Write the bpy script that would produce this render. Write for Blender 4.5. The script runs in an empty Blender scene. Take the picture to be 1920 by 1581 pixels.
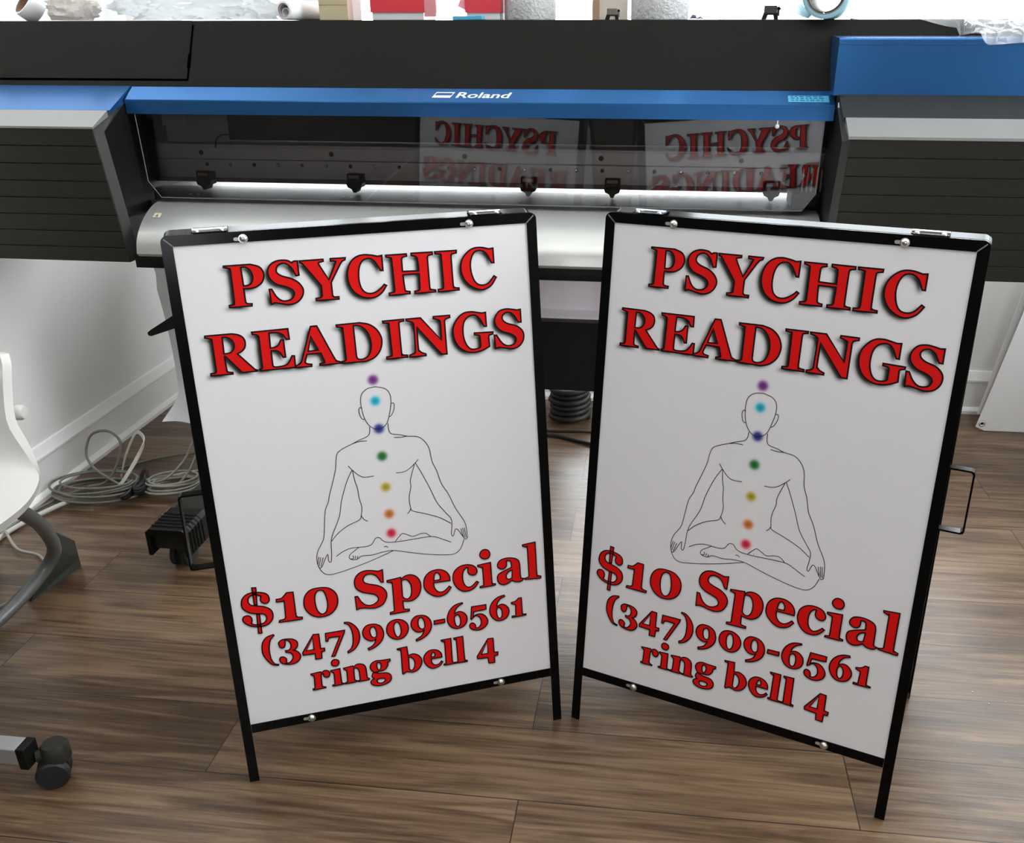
import bpy, bmesh, math, random
import numpy as np
from mathutils import Vector, Matrix, noise
from mathutils.geometry import tessellate_polygon

scene = bpy.context.scene
COL = scene.collection
random.seed(7)
PI = math.pi

# ------------------------------------------------------------------ camera
FWD = Vector((-0.1199918, 0.90675718, -0.40421948))
RGT = Vector((0.99201079, 0.12548244, -0.01299062))
UPV = Vector((-0.0389431, 0.40254885, 0.91456977))
cam_data = bpy.data.cameras.new('camera')
cam_data.sensor_fit = 'HORIZONTAL'
cam_data.sensor_width = 36.0
cam_data.lens = 1697.12 / 1920.0 * 36.0
cam_data.shift_x = (960.0 - 1026.08) / 1920.0
cam_data.shift_y = (801.375 - 790.5) / 1920.0
cam_data.clip_start = 0.05
cam = bpy.data.objects.new('camera', cam_data)
COL.objects.link(cam)
m = Matrix.Identity(4)
for i in range(3):
    m[i][0], m[i][1], m[i][2] = RGT[i], UPV[i], -FWD[i]
m[2][3] = 1.3130
cam.matrix_world = m
scene.camera = cam

# ------------------------------------------------------------------ world and exposure
world = bpy.data.worlds.new('overcast_sky')
scene.world = world
world.use_nodes = True
wn = world.node_tree
wn.nodes.clear()
wo = wn.nodes.new('ShaderNodeOutputWorld')
wb = wn.nodes.new('ShaderNodeBackground')
wb.inputs['Color'].default_value = (0.93, 0.97, 1.0, 1)
wb.inputs['Strength'].default_value = 12.0
wn.links.new(wb.outputs[0], wo.inputs[0])
scene.view_settings.view_transform = 'Standard'
scene.view_settings.look = 'None'
scene.view_settings.exposure = 0.0
scene.view_settings.gamma = 1.0
scene.view_settings.use_curve_mapping = False
scene.cycles.use_denoising = True
scene.cycles.max_bounces = 8
scene.cycles.diffuse_bounces = 5
scene.cycles.glossy_bounces = 4
scene.cycles.transparent_max_bounces = 12
scene.cycles.sample_clamp_indirect = 6.0
scene.cycles.caustics_reflective = False
scene.cycles.caustics_refractive = False

# room extents
WL, WR, WF, WB, CH = -1.885, 2.25, -2.9, 3.24, 3.7
LW = (-0.42, 0.62, 0.20, 0.66)      # unseen low window added behind the machine to brighten the floor
BW = (-1.75, 2.10, 0.74, 3.60)      # back window x0 x1 z0 z1
FW = (-0.3, 0.7, 1.20, 2.30)        # unseen window added behind the camera as front fill
RW = (0.90, 3.08, 0.85, 3.10)       # unseen window added in the right wall for side daylight: y0 y1 z0 z1


def portal(name, x0, x1, z0, z1, y, facing):
    l = bpy.data.lights.new(name, 'AREA')
    l.shape = 'RECTANGLE'
    l.size, l.size_y = x1 - x0, z1 - z0
    l.cycles.is_portal = True
    o = bpy.data.objects.new(name, l)
    COL.objects.link(o)
    o.location = ((x0 + x1) / 2, y, (z0 + z1) / 2)
    o.rotation_euler = (PI / 2 * facing, 0, 0)
    return o


portal('window_daylight', *BW, WB + 0.16, -1)
portal('window_daylight', *FW, WF - 0.16, 1)
portal('window_daylight', *LW, WB + 0.16, -1)
_p = portal('window_daylight', *RW, 0, 1)
_p.location = (WR + 0.16, (RW[0] + RW[1]) / 2, (RW[2] + RW[3]) / 2)
_p.rotation_euler = (PI / 2, 0, PI / 2)

# ------------------------------------------------------------------ materials
MATS = {}


def mat(name, color, rough=0.5, metal=0.0, spec=0.5, var=0.06, scale=30.0, bump=0.0, coat=0.0, alpha=1.0, trans=0.0):
    if name in MATS:
        return MATS[name]
    mt = bpy.data.materials.new(name)
    mt.use_nodes = True
    nt = mt.node_tree
    b = nt.nodes['Principled BSDF']
    b.inputs['Roughness'].default_value = rough
    b.inputs['Metallic'].default_value = metal
    b.inputs['Specular IOR Level'].default_value = spec
    b.inputs['Coat Weight'].default_value = coat
    b.inputs['Coat Roughness'].default_value = 0.16
    b.inputs['Alpha'].default_value = alpha
    b.inputs['Transmission Weight'].default_value = trans
    tc = nt.nodes.new('ShaderNodeTexCoord')
    nz = nt.nodes.new('ShaderNodeTexNoise')
    nz.inputs['Scale'].default_value = scale
    nz.inputs['Detail'].default_value = 4
    nt.links.new(tc.outputs['Object'], nz.inputs['Vector'])
    mx = nt.nodes.new('ShaderNodeMix')
    mx.data_type = 'RGBA'
    mx.inputs['A'].default_value = tuple(c * (1 - var) for c in color) + (1,)
    mx.inputs['B'].default_value = tuple(min(1, c * (1 + var)) for c in color) + (1,)
    nt.links.new(nz.outputs['Fac'], mx.inputs['Factor'])
    nt.links.new(mx.outputs['Result'], b.inputs['Base Color'])
    if bump:
        bp = nt.nodes.new('ShaderNodeBump')
        bp.inputs['Strength'].default_value = bump
        bp.inputs['Distance'].default_value = 0.004
        nt.links.new(nz.outputs['Fac'], bp.inputs['Height'])
        nt.links.new(bp.outputs['Normal'], b.inputs['Normal'])
    MATS[name] = mt
    return mt


def glassy(name, tint, ior, rough=0.0, clear=1.0):
    """thin sheet: see-through with a mirror-like reflection"""
    if name in MATS:
        return MATS[name]
    mt = bpy.data.materials.new(name)
    mt.use_nodes = True
    nt = mt.node_tree
    nt.nodes.clear()
    out = nt.nodes.new('ShaderNodeOutputMaterial')
    tr = nt.nodes.new('ShaderNodeBsdfTransparent')
    tr.inputs['Color'].default_value = (*tint, 1)
    gl = nt.nodes.new('ShaderNodeBsdfGlossy')
    gl.inputs['Roughness'].default_value = rough
    fr = nt.nodes.new('ShaderNodeFresnel')
    fr.inputs['IOR'].default_value = ior
    mx = nt.nodes.new('ShaderNodeMixShader')
    nt.links.new(fr.outputs[0], mx.inputs[0])
    nt.links.new(tr.outputs[0], mx.inputs[1])
    nt.links.new(gl.outputs[0], mx.inputs[2])
    nt.links.new(mx.outputs[0], out.inputs[0])
    MATS[name] = mt
    return mt


def plank_floor():
    mt = bpy.data.materials.new('vinyl_plank_floor')
    mt.use_nodes = True
    nt = mt.node_tree
    N, L = nt.nodes.new, nt.links.new
    b = nt.nodes['Principled BSDF']
    tc = N('ShaderNodeTexCoord')
    mp = N('ShaderNodeMapping')
    mp.inputs['Location'].default_value = (0.843 + 0.615 + 1.23 * 6, -1.24 + 0.187 * 40, 0)
    L(tc.outputs['Object'], mp.inputs['Vector'])

    def brick(c1, c2, mortar):
        br = N('ShaderNodeTexBrick')
        br.offset, br.offset_frequency = 0.5, 2
        br.inputs['Scale'].default_value = 1.0
        br.inputs['Brick Width'].default_value = 1.23
        br.inputs['Row Height'].default_value = 0.187
        br.inputs['Mortar Size'].default_value = 0.0011
        br.inputs['Mortar Smooth'].default_value = 0.2
        br.inputs['Color1'].default_value = c1
        br.inputs['Color2'].default_value = c2
        br.inputs['Mortar'].default_value = mortar
        L(mp.outputs['Vector'], br.inputs['Vector'])
        return br
    tone = brick((0.0, 0.0, 0.0, 1), (1, 1, 1, 1), (0, 0, 0, 1))
    # shift the grain per plank
    sh = N('ShaderNodeVectorMath'); sh.operation = 'MULTIPLY_ADD'
    sh.inputs[1].default_value = (7.0, 13.0, 5.0)
    L(tone.outputs['Color'], sh.inputs[0]); L(tc.outputs['Object'], sh.inputs[2])
    st = N('ShaderNodeMapping'); st.inputs['Scale'].default_value = (1.6, 22.0, 1.0)
    L(sh.outputs['Vector'], st.inputs['Vector'])
    g1 = N('ShaderNodeTexNoise'); g1.inputs['Scale'].default_value = 1.6
    g1.inputs['Detail'].default_value = 8; g1.inputs['Roughness'].default_value = 0.62; g1.inputs['Distortion'].default_value = 0.9
    L(st.outputs['Vector'], g1.inputs['Vector'])
    st2 = N('ShaderNodeMapping'); st2.inputs['Scale'].default_value = (5.0, 150.0, 1.0)
    L(sh.outputs['Vector'], st2.inputs['Vector'])
    g2 = N('ShaderNodeTexNoise'); g2.inputs['Scale'].default_value = 1.0
    g2.inputs['Detail'].default_value = 5; g2.inputs['Distortion'].default_value = 0.5
    L(st2.outputs['Vector'], g2.inputs['Vector'])
    # large rings and knots
    st3 = N('ShaderNodeMapping'); st3.inputs['Scale'].default_value = (1.1, 7.0, 1.0)
    L(sh.outputs['Vector'], st3.inputs['Vector'])
    g3 = N('ShaderNodeTexNoise'); g3.inputs['Scale'].default_value = 1.2
    g3.inputs['Detail'].default_value = 2
    L(st3.outputs['Vector'], g3.inputs['Vector'])
    rg = N('ShaderNodeMath'); rg.operation = 'MULTIPLY'; rg.inputs[1].default_value = 26.0
    L(g3.outputs['Fac'], rg.inputs[0])
    rs = N('ShaderNodeMath'); rs.operation = 'SINE'
    L(rg.outputs[0], rs.inputs[0])

    def madd(a, k, c):
        n = N('ShaderNodeMath'); n.operation = 'MULTIPLY_ADD'; n.inputs[1].default_value = k
        L(a, n.inputs[0])
        if isinstance(c, float):
            n.inputs[2].default_value = c
        else:
            L(c, n.inputs[2])
        return n.outputs[0]
    f = madd(g1.outputs['Fac'], 1.25, -0.42)
    f = madd(g2.outputs['Fac'], 0.55, f)
    f = madd(rs.outputs[0], 0.055, f)
    bw = N('ShaderNodeRGBToBW'); L(tone.outputs['Color'], bw.inputs[0])
    f = madd(bw.outputs[0], 0.22, f)
    cr = N('ShaderNodeValToRGB')
    e = cr.color_ramp.elements
    e[0].position, e[0].color = 0.18, (0.026, 0.0135, 0.0062, 1)
    e[1].position, e[1].color = 0.86, (0.225, 0.142, 0.083, 1)
    k = cr.color_ramp.elements.new(0.5); k.color = (0.088, 0.050, 0.0265, 1)
    L(f, cr.inputs[0])
    seam = N('ShaderNodeMix'); seam.data_type = 'RGBA'
    seam.inputs['B'].default_value = (0.012, 0.009, 0.007, 1)
    L(tone.outputs['Fac'], seam.inputs['Factor'])
    L(cr.outputs['Color'], seam.inputs['A'])
    L(seam.outputs['Result'], b.inputs['Base Color'])
    rr = N('ShaderNodeMapRange')
    rr.inputs['To Min'].default_value = 0.25; rr.inputs['To Max'].default_value = 0.40
    L(g2.outputs['Fac'], rr.inputs['Value']); L(rr.outputs[0], b.inputs['Roughness'])
    b.inputs['Specular IOR Level'].default_value = 0.42
    bp = N('ShaderNodeBump'); bp.inputs['Strength'].default_value = 0.25; bp.inputs['Distance'].default_value = 0.001
    L(g2.outputs['Fac'], bp.inputs['Height']); L(bp.outputs['Normal'], b.inputs['Normal'])
    return mt


def ink_panel_material():
    mt = bpy.data.materials.new('printed_white_plastic')
    mt.use_nodes = True
    nt = mt.node_tree
    b = nt.nodes['Principled BSDF']
    at = nt.nodes.new('ShaderNodeAttribute')
    at.attribute_name = 'Ink'
    nt.links.new(at.outputs['Color'], b.inputs['Base Color'])
    # faint flute lines of twin-wall sheet
    tc = nt.nodes.new('ShaderNodeTexCoord')
    wv = nt.nodes.new('ShaderNodeTexWave')
    wv.bands_direction = 'X'
    wv.inputs['Scale'].default_value = 80
    nt.links.new(tc.outputs['Object'], wv.inputs['Vector'])
    bp = nt.nodes.new('ShaderNodeBump')
    bp.inputs['Strength'].default_value = 0.03
    bp.inputs['Distance'].default_value = 0.0005
    nt.links.new(wv.outputs['Fac'], bp.inputs['Height'])
    nt.links.new(bp.outputs['Normal'], b.inputs['Normal'])
    b.inputs['Roughness'].default_value = 0.42
    b.inputs['Specular IOR Level'].default_value = 0.2
    return mt


def crinkle(name, color, rough, scale, strength, trans=0.0, alpha=1.0):
    mt = mat(name, color, rough, var=0.02, scale=scale, bump=0.0, alpha=alpha)
    nt = mt.node_tree
    b = nt.nodes['Principled BSDF']
    tc = nt.nodes.new('ShaderNodeTexCoord')
    vo = nt.nodes.new('ShaderNodeTexVoronoi')
    vo.feature = 'F2'
    vo.inputs['Scale'].default_value = scale
    nt.links.new(tc.outputs['Object'], vo.inputs['Vector'])
    bp = nt.nodes.new('ShaderNodeBump')
    bp.inputs['Strength'].default_value = strength
    bp.inputs['Distance'].default_value = 0.02
    nt.links.new(vo.outputs['Distance'], bp.inputs['Height'])
    nt.links.new(bp.outputs['Normal'], b.inputs['Normal'])
    if trans:                                           # thin stuff lets light through from behind
        tl = nt.nodes.new('ShaderNodeBsdfTranslucent')
        tl.inputs['Color'].default_value = (*color, 1)
        nt.links.new(bp.outputs['Normal'], tl.inputs['Normal'])
        ms = nt.nodes.new('ShaderNodeMixShader')
        ms.inputs[0].default_value = trans
        out = [n for n in nt.nodes if n.type == 'OUTPUT_MATERIAL'][0]
        nt.links.new(b.outputs[0], ms.inputs[1])
        nt.links.new(tl.outputs[0], ms.inputs[2])
        nt.links.new(ms.outputs[0], out.inputs[0])
    return mt


M_WALL = mat('wall_paint', (0.90, 0.89, 0.87), 0.7, var=0.02, scale=4, bump=0.03)
M_FRONT = mat('dark_brown_paint', (0.09, 0.08, 0.07), 0.7, var=0.03, scale=4)  # dark tone chosen to keep the cover's reflections dark
M_TRIM = mat('trim_paint', (0.90, 0.89, 0.87), 0.35, var=0.02, scale=6)
M_CEIL = mat('ceiling_paint', (0.82, 0.82, 0.80), 0.8, var=0.02, scale=4)
M_FLOOR = plank_floor()
M_PANE = glassy('window_pane', (0.97, 0.98, 0.98), 1.3)
M_COVER = glassy('smoked_cover', (0.66, 0.65, 0.645), 1.75)
M_CHAR = mat('charcoal_plastic', (0.019, 0.0185, 0.0142), 0.5, spec=0.25, var=0.12, scale=260, bump=0.12)
M_HOOD = mat('charcoal_hood', (0.0072, 0.0072, 0.0052), 0.55, spec=0.12, var=0.12, scale=260, bump=0.12)
M_GAP = mat('gap_shadow_black', (0.0006, 0.0006, 0.0006), 0.9, spec=0.0)
M_BLACK = mat('black_plastic', (0.0045, 0.0045, 0.004), 0.5, spec=0.2, var=0.1, scale=80)
M_GRAYP = mat('grey_plastic', (0.20, 0.20, 0.195), 0.42, var=0.04, scale=120)
M_STRIP = mat('pale_grey_strip', (0.20, 0.205, 0.20), 0.35, var=0.03, scale=120, coat=0.4)
M_BLUE = mat('blue_metallic_paint', (0.032, 0.145, 0.385), 0.23, metal=0.72, spec=0.4, var=0.05, scale=200)
M_CYAN = mat('cyan_sticker', (0.07, 0.36, 0.56), 0.35, var=0.05, scale=100)
M_WINK = mat('white_ink', (0.75, 0.80, 0.85), 0.5, var=0.02)
M_ALU = mat('brushed_aluminium', (0.62, 0.62, 0.60), 0.38, metal=0.85, var=0.04, scale=60)
M_RAIL = mat('anodised_rail', (0.58, 0.56, 0.55), 0.45, metal=0.3, var=0.06, scale=40)
M_RAILD = mat('dark_rail', (0.028, 0.027, 0.025), 0.45, metal=0.2, var=0.06, scale=40)
M_STEEL = mat('zinc_steel', (0.66, 0.66, 0.65), 0.25, metal=1.0, var=0.06, scale=300)
M_FRAME = mat('gloss_black_enamel', (0.003, 0.003, 0.003), 0.16, spec=0.10, var=0.1, scale=60)
M_VINYL = mat('white_vinyl', (0.82, 0.82, 0.82), 0.4, var=0.02, scale=8)
M_LILAC = mat('media_guide_plastic', (0.90, 0.85, 0.88), 0.45, var=0.03, scale=5)
M_PANEL = ink_panel_material()
M_RED = mat('red_ink', (0.70, 0.007, 0.006), 0.5, spec=0.12, var=0.03, scale=20)
M_INK = mat('black_ink', (0.009, 0.004, 0.004), 0.5, spec=0.12, var=0.02)
M_LINE = mat('line_ink', (0.012, 0.011, 0.013), 0.5, spec=0.3, var=0.02)
M_SHELL = mat('white_moulded_plastic', (0.80, 0.79, 0.76), 0.38, var=0.02, scale=10)
M_TUBE = mat('grey_painted_tube', (0.16, 0.165, 0.16), 0.35, metal=0.3, var=0.12, scale=200)
M_FOOT = mat('grey_green_plastic', (0.05, 0.06, 0.05), 0.5, var=0.05, scale=60)
M_SILVER = mat('silver_paint', (0.42, 0.43, 0.43), 0.35, metal=0.4, var=0.04, scale=50)
M_CABLE = mat('beige_cable', (0.36, 0.345, 0.30), 0.45, var=0.08, scale=40)
M_CABLED = mat('grey_cable', (0.17, 0.165, 0.14), 0.45, var=0.08, scale=40)
M_RUBBER = mat('black_rubber', (0.012, 0.012, 0.012), 0.55, var=0.1, scale=80)
M_REDBOX = mat('red_card', (0.62, 0.035, 0.05), 0.5, var=0.05, scale=60)
M_PINK = mat('pale_red_card', (0.78, 0.30, 0.33), 0.5, var=0.05, scale=60)
M_WCARD = mat('white_card', (0.66, 0.66, 0.67), 0.6, var=0.03, scale=40)
M_TAN = mat('tan_card', (0.50, 0.42, 0.27), 0.65, var=0.05, scale=50)
M_BROWN = mat('brown_card', (0.28, 0.15, 0.09), 0.7, var=0.1, scale=60)
M_BEIGE = mat('cream_card', (0.80, 0.72, 0.62), 0.6, var=0.04, scale=30)
M_PAPER = mat('paper', (0.82, 0.82, 0.83), 0.7, var=0.02, scale=20)
M_LILPAP = mat('lilac_grey_paper', (0.50, 0.46, 0.50), 0.7, var=0.05, scale=30)
M_TOWEL = crinkle('embossed_paper_towel', (0.74, 0.75, 0.75), 0.8, 120, 0.3, trans=0.25)
M_BAG = crinkle('white_plastic_bag', (0.88, 0.89, 0.90), 0.35, 9, 0.12, trans=0.72)
M_FLUFF = crinkle('grey_cloth', (0.74, 0.71, 0.68), 0.9, 60, 0.3, trans=0.5)
M_BLUEV = mat('pale_blue_vinyl', (0.30, 0.52, 0.60), 0.35, var=0.05, scale=20)
M_CORE = mat('grey_card_core', (0.20, 0.18, 0.17), 0.7, var=0.08, scale=30)
M_PURPLE = mat('purple_foil', (0.10, 0.06, 0.22), 0.35, var=0.1, scale=200)
M_CLEAR = crinkle('clear_film', (0.92, 0.93, 0.94), 0.12, 26, 0.8, alpha=0.34)

M_EDGE = mat('charcoal_edge', (0.045, 0.045, 0.042), 0.45, spec=0.3, var=0.05)

# ------------------------------------------------------------------ builders


def new_mesh_object(name, bm, mats, parent=None, smooth=None):
    me = bpy.data.meshes.new(name)
    bm.normal_update()
    bm.to_mesh(me)
    bm.free()
    for mt in (mats if isinstance(mats, (list, tuple)) else [mats]):
        me.materials.append(mt)
    if smooth is not None:
        for p in me.polygons:
            p.use_smooth = True
        if smooth < 179:
            me.set_sharp_from_angle(angle=math.radians(smooth))
    o = bpy.data.objects.new(name, me)
    COL.objects.link(o)
    if parent is not None:
        o.parent = parent
    return o


def tag(o, label, cat, group=None, kind=None):
    o['label'] = label
    o['category'] = cat
    if group:
        o['group'] = group
    if kind:
        o['kind'] = kind
    return o


def struct(name, bm, mt, smooth=None, parent=None):
    o = new_mesh_object(name, bm, mt, parent, smooth)
    o['kind'] = 'structure'
    return o


def thing(name, label, cat, loc=(0, 0, 0), rot=(0, 0, 0), group=None):
    o = bpy.data.objects.new(name, None)
    o.empty_display_size = 0.05
    COL.objects.link(o)
    o.location = loc
    o.rotation_euler = rot
    return tag(o, label, cat, group)


def add_box(bm, x0, x1, y0, y1, z0, z1, mi=0, mtx=None, bevel=0.0):
    g = bmesh.ops.create_cube(bm, size=1.0)
    vs = g['verts']
    for v in vs:
        v.co = Vector((x0 + (v.co.x + .5) * (x1 - x0), y0 + (v.co.y + .5) * (y1 - y0), z0 + (v.co.z + .5) * (z1 - z0)))
    fs = set(f for v in vs for f in v.link_faces)
    for f in fs:
        f.material_index = mi
    if bevel:
        es = list(set(e for v in vs for e in v.link_edges))
        r = bmesh.ops.bevel(bm, geom=es, offset=bevel, segments=2, affect='EDGES', profile=0.5)
        vs = list(set(v for f in r['faces'] for v in f.verts) | set(v for v in vs if v.is_valid))
        for f in r['faces']:
            f.material_index = mi
    if mtx is not None:
        for v in vs:
            v.co = mtx @ v.co
    return vs


def box_bm(*a, **k):
    bm = bmesh.new()
    add_box(bm, *a, **k)
    return bm


def add_prism(bm, pts, axis, a, b, mi=0, mtx=None):
    """extrude polygon pts (two coords) along axis ('x','y','z') from a to b"""
    def co(p, t):
        if axis == 'x':
            return Vector((t, p[0], p[1]))
        if axis == 'y':
            return Vector((p[0], t, p[1]))
        return Vector((p[0], p[1], t))
    va = [bm.verts.new(co(p, a)) for p in pts]
    vb = [bm.verts.new(co(p, b)) for p in pts]
    fs = []
    n = len(pts)
    for i in range(n):
        fs.append(bm.faces.new((va[i], va[(i + 1) % n], vb[(i + 1) % n], vb[i])))
    fs.append(bm.faces.new(va[::-1]))
    fs.append(bm.faces.new(vb))
    for f in fs:
        f.material_index = mi
    bmesh.ops.recalc_face_normals(bm, faces=fs)
    if mtx is not None:
        for v in va + vb:
            v.co = mtx @ v.co
    return fs


def prism_bm(pts, axis, a, b, bevel=0.0):
    bm = bmesh.new()
    add_prism(bm, pts, axis, a, b)
    if bevel:
        bmesh.ops.bevel(bm, geom=bm.edges[:], offset=bevel, segments=2, affect='EDGES', profile=0.5)
    return bm


def frames_along(pts):
    """parallel transport frames"""
    n = len(pts)
    T = []
    for i in range(n):
        d = pts[min(i + 1, n - 1)] - pts[max(i - 1, 0)]
        T.append(d.normalized() if d.length > 1e-9 else Vector((0, 0, 1)))
    ref = Vector((0, 0, 1)) if abs(T[0].z) < 0.9 else Vector((1, 0, 0))
    N = (ref - T[0] * ref.dot(T[0])).normalized()
    out = []
    for t in T:
        N = (N - t * N.dot(t))
        N = N.normalized() if N.length > 1e-6 else t.orthogonal().normalized()
        out.append((t, N, t.cross(N)))
    return out


def add_tube(bm, pts, r, seg=10, mi=0, cap=True, closed=False):
    pts = [Vector(p) for p in pts]
    fr = frames_along(pts)
    rings = []
    for i, (p, (t, n, b)) in enumerate(zip(pts, fr)):
        rr = r[i] if isinstance(r, (list, tuple)) else r
        rings.append([bm.verts.new(p + n * (rr * math.cos(2 * PI * k / seg)) + b * (rr * math.sin(2 * PI * k / seg))) for k in range(seg)])
    for a, c in zip(rings[:-1], rings[1:]):
        for k in range(seg):
            f = bm.faces.new((a[k], a[(k + 1) % seg], c[(k + 1) % seg], c[k]))
            f.material_index = mi
    if cap:
        bm.faces.new(rings[0][::-1]).material_index = mi
        bm.faces.new(rings[-1]).material_index = mi


def spline(pts, per=8, closed=False):
    """Catmull-Rom through points"""
    P = [Vector(p) for p in pts]
    n = len(P)
    out = []
    rng = n if closed else n - 1
    for i in range(rng):
        p1, p2 = P[i], P[(i + 1) % n]
        p0 = P[i - 1] if (i > 0 or closed) else p1 * 2 - p2
        p3 = P[(i + 2) % n] if (i + 2 < n or closed) else p2 * 2 - p1
        for k in range(per):
            t = k / per
            out.append(0.5 * ((2 * p1) + (p2 - p0) * t + (2 * p0 - 5 * p1 + 4 * p2 - p3) * t * t + (3 * p1 - p0 - 3 * p2 + p3) * t ** 3))
    if not closed:
        out.append(P[-1])
    return out


def tube_bm(pts, r, seg=10, per=8, smooth_path=True):
    bm = bmesh.new()
    add_tube(bm, spline(pts, per) if smooth_path else pts, r, seg)
    return bm


def add_lathe(bm, prof, seg=32, mtx=None, mi=0):
    """revolve (r, z) profile about z; r=0 ends close it"""
    rings = []
    new = []
    for r, z in prof:
        if r < 1e-6:
            v = bm.verts.new((0, 0, z)); rings.append([v]); new.append(v)
        else:
            ring = [bm.verts.new((r * math.cos(2 * PI * k / seg), r * math.sin(2 * PI * k / seg), z)) for k in range(seg)]
            rings.append(ring); new += ring
    for a, b in zip(rings[:-1], rings[1:]):
        for k in range(seg):
            k2 = (k + 1) % seg
            if len(a) == 1 and len(b) == 1:
                continue
            if len(a) == 1:
                f = bm.faces.new((a[0], b[k], b[k2]))
            elif len(b) == 1:
                f = bm.faces.new((a[k], a[k2], b[0]))
            else:
                f = bm.faces.new((a[k], a[k2], b[k2], b[k]))
            f.material_index = mi
    if mtx is not None:
        for v in new:
            v.co = mtx @ v.co
    return new


def lathe_bm(prof, seg=32, mtx=None):
    bm = bmesh.new()
    add_lathe(bm, prof, seg, mtx)
    bmesh.ops.recalc_face_normals(bm, faces=bm.faces[:])
    return bm


def axis_mtx(origin, direction):
    d = Vector(direction).normalized()
    return Matrix.Translation(Vector(origin)) @ d.to_track_quat('Z', 'Y').to_matrix().to_4x4()


def add_sheet(bm, grid, th=0.0):
    """grid of points (rows) -> quads, optional solid thickness along normal"""
    V = [[bm.verts.new(p) for p in row] for row in grid]
    fs = []
    for i in range(len(V) - 1):
        for j in range(len(V[0]) - 1):
            fs.append(bm.faces.new((V[i][j], V[i + 1][j], V[i + 1][j + 1], V[i][j + 1])))
    if th:
        bmesh.ops.recalc_face_normals(bm, faces=fs)
        bmesh.ops.solidify(bm, geom=fs, thickness=th)


def blob_bm(center, size, seed=0, amp=0.25, freq=4.0, sub=4, flat=None):
    bm = bmesh.new()
    bmesh.ops.create_icosphere(bm, subdivisions=sub, radius=1.0)
    off = Vector((seed * 3.1, seed * 1.7, seed * 2.3))
    for v in bm.verts:
        d = v.co.normalized()
        k = noise.noise(d * freq * 0.5 + off) * amp + abs(noise.noise(d * freq * 1.3 + off)) * amp * 0.9 + noise.noise(d * freq * 3.1 + off) * amp * 0.35
        p = d * (1 + k)
        v.co = Vector((center[0] + p.x * size[0], center[1] + p.y * size[1], center[2] + p.z * size[2]))
        if flat is not None and v.co.z < flat:
            v.co.z = flat
    return bm

# ------------------------------------------------------------------ layout numbers
MULL_A, MULL_B = -0.49, 1.14
FILL_PANELS = [(-0.5, 0.35), (1.1, 0.35)]
LOGO = (-0.122, -0.0683, -0.0645, 0.0685)
STK = (0.702, 0.792)
LIDX = -0.7478
KNOBX = 0.682
RAILHOLES = (-0.815, -0.4496, -0.0881, 0.2693, 0.6236)
CLAMPS = (-0.8175, -0.3916, 0.0796, 0.3003, 0.7053)
NOTE = (-0.902, -0.727)
CARR = 0.80
MED = (-0.768, 0.782)
FILL_MAT = bpy.data.materials.new('fill_diffuser')
FILL_MAT.use_nodes = True
_b = FILL_MAT.node_tree.nodes['Principled BSDF']
_b.inputs['Base Color'].default_value = (0.9, 0.9, 0.9, 1)
_b.inputs['Emission Color'].default_value = (1.0, 0.97, 0.93, 1)
_b.inputs['Emission Strength'].default_value = 3.7

# ------------------------------------------------------------------ room
TH = 0.15
bm = bmesh.new()
add_box(bm, WL - TH, WR + TH, WF - TH, WB + TH, -0.1, 0.0)
struct('floor', bm, M_FLOOR)
bm = bmesh.new()
add_box(bm, WL - TH, WR + TH, WF - TH, WB + TH, CH, CH + 0.1)
struct('ceiling', bm, M_CEIL)
struct('wall_left', box_bm(WL - TH, WL, WF - TH, WB + TH, 0, CH), M_WALL)
bm = bmesh.new()
add_box(bm, WR, WR + TH, WF - TH, RW[0], 0, CH)
add_box(bm, WR, WR + TH, RW[1], WB + TH, 0, CH)
add_box(bm, WR, WR + TH, RW[0], RW[1], 0, RW[2])
add_box(bm, WR, WR + TH, RW[0], RW[1], RW[3], CH)
struct('wall_right', bm, M_WALL)


bm = bmesh.new()                                     # unseen dark door added on the left wall to darken the cover's reflection
for k in range(4):
    add_box(bm, WL, WL + 0.03, -2.5 + k * 1.05, -1.46 + k * 1.05, 0.01, 2.25, bevel=0.004)
struct('added_dark_door', bm, M_FRONT)


def holed_wall(name, y0, y1, w, mt=M_WALL):
    bm = bmesh.new()
    add_box(bm, WL, w[0], y0, y1, 0, CH)
    add_box(bm, w[1], WR, y0, y1, 0, CH)
    add_box(bm, w[0], w[1], y0, y1, 0, w[2])
    add_box(bm, w[0], w[1], y0, y1, w[3], CH)
    struct(name, bm, mt)


bm = bmesh.new()
for x0, x1, z0, z1 in ((WL, BW[0], 0, CH), (BW[1], WR, 0, CH), (BW[0], BW[1], BW[3], CH), (BW[0], LW[0], 0, BW[2]), (LW[1], BW[1], 0, BW[2]), (LW[0], LW[1], 0, LW[2]), (LW[0], LW[1], LW[3], BW[2])):
    add_box(bm, x0, x1, WB, WB + TH, z0, z1)
struct('wall_back', bm, M_WALL)
holed_wall('wall_front', WF - TH, WF, FW, M_FRONT)


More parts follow.
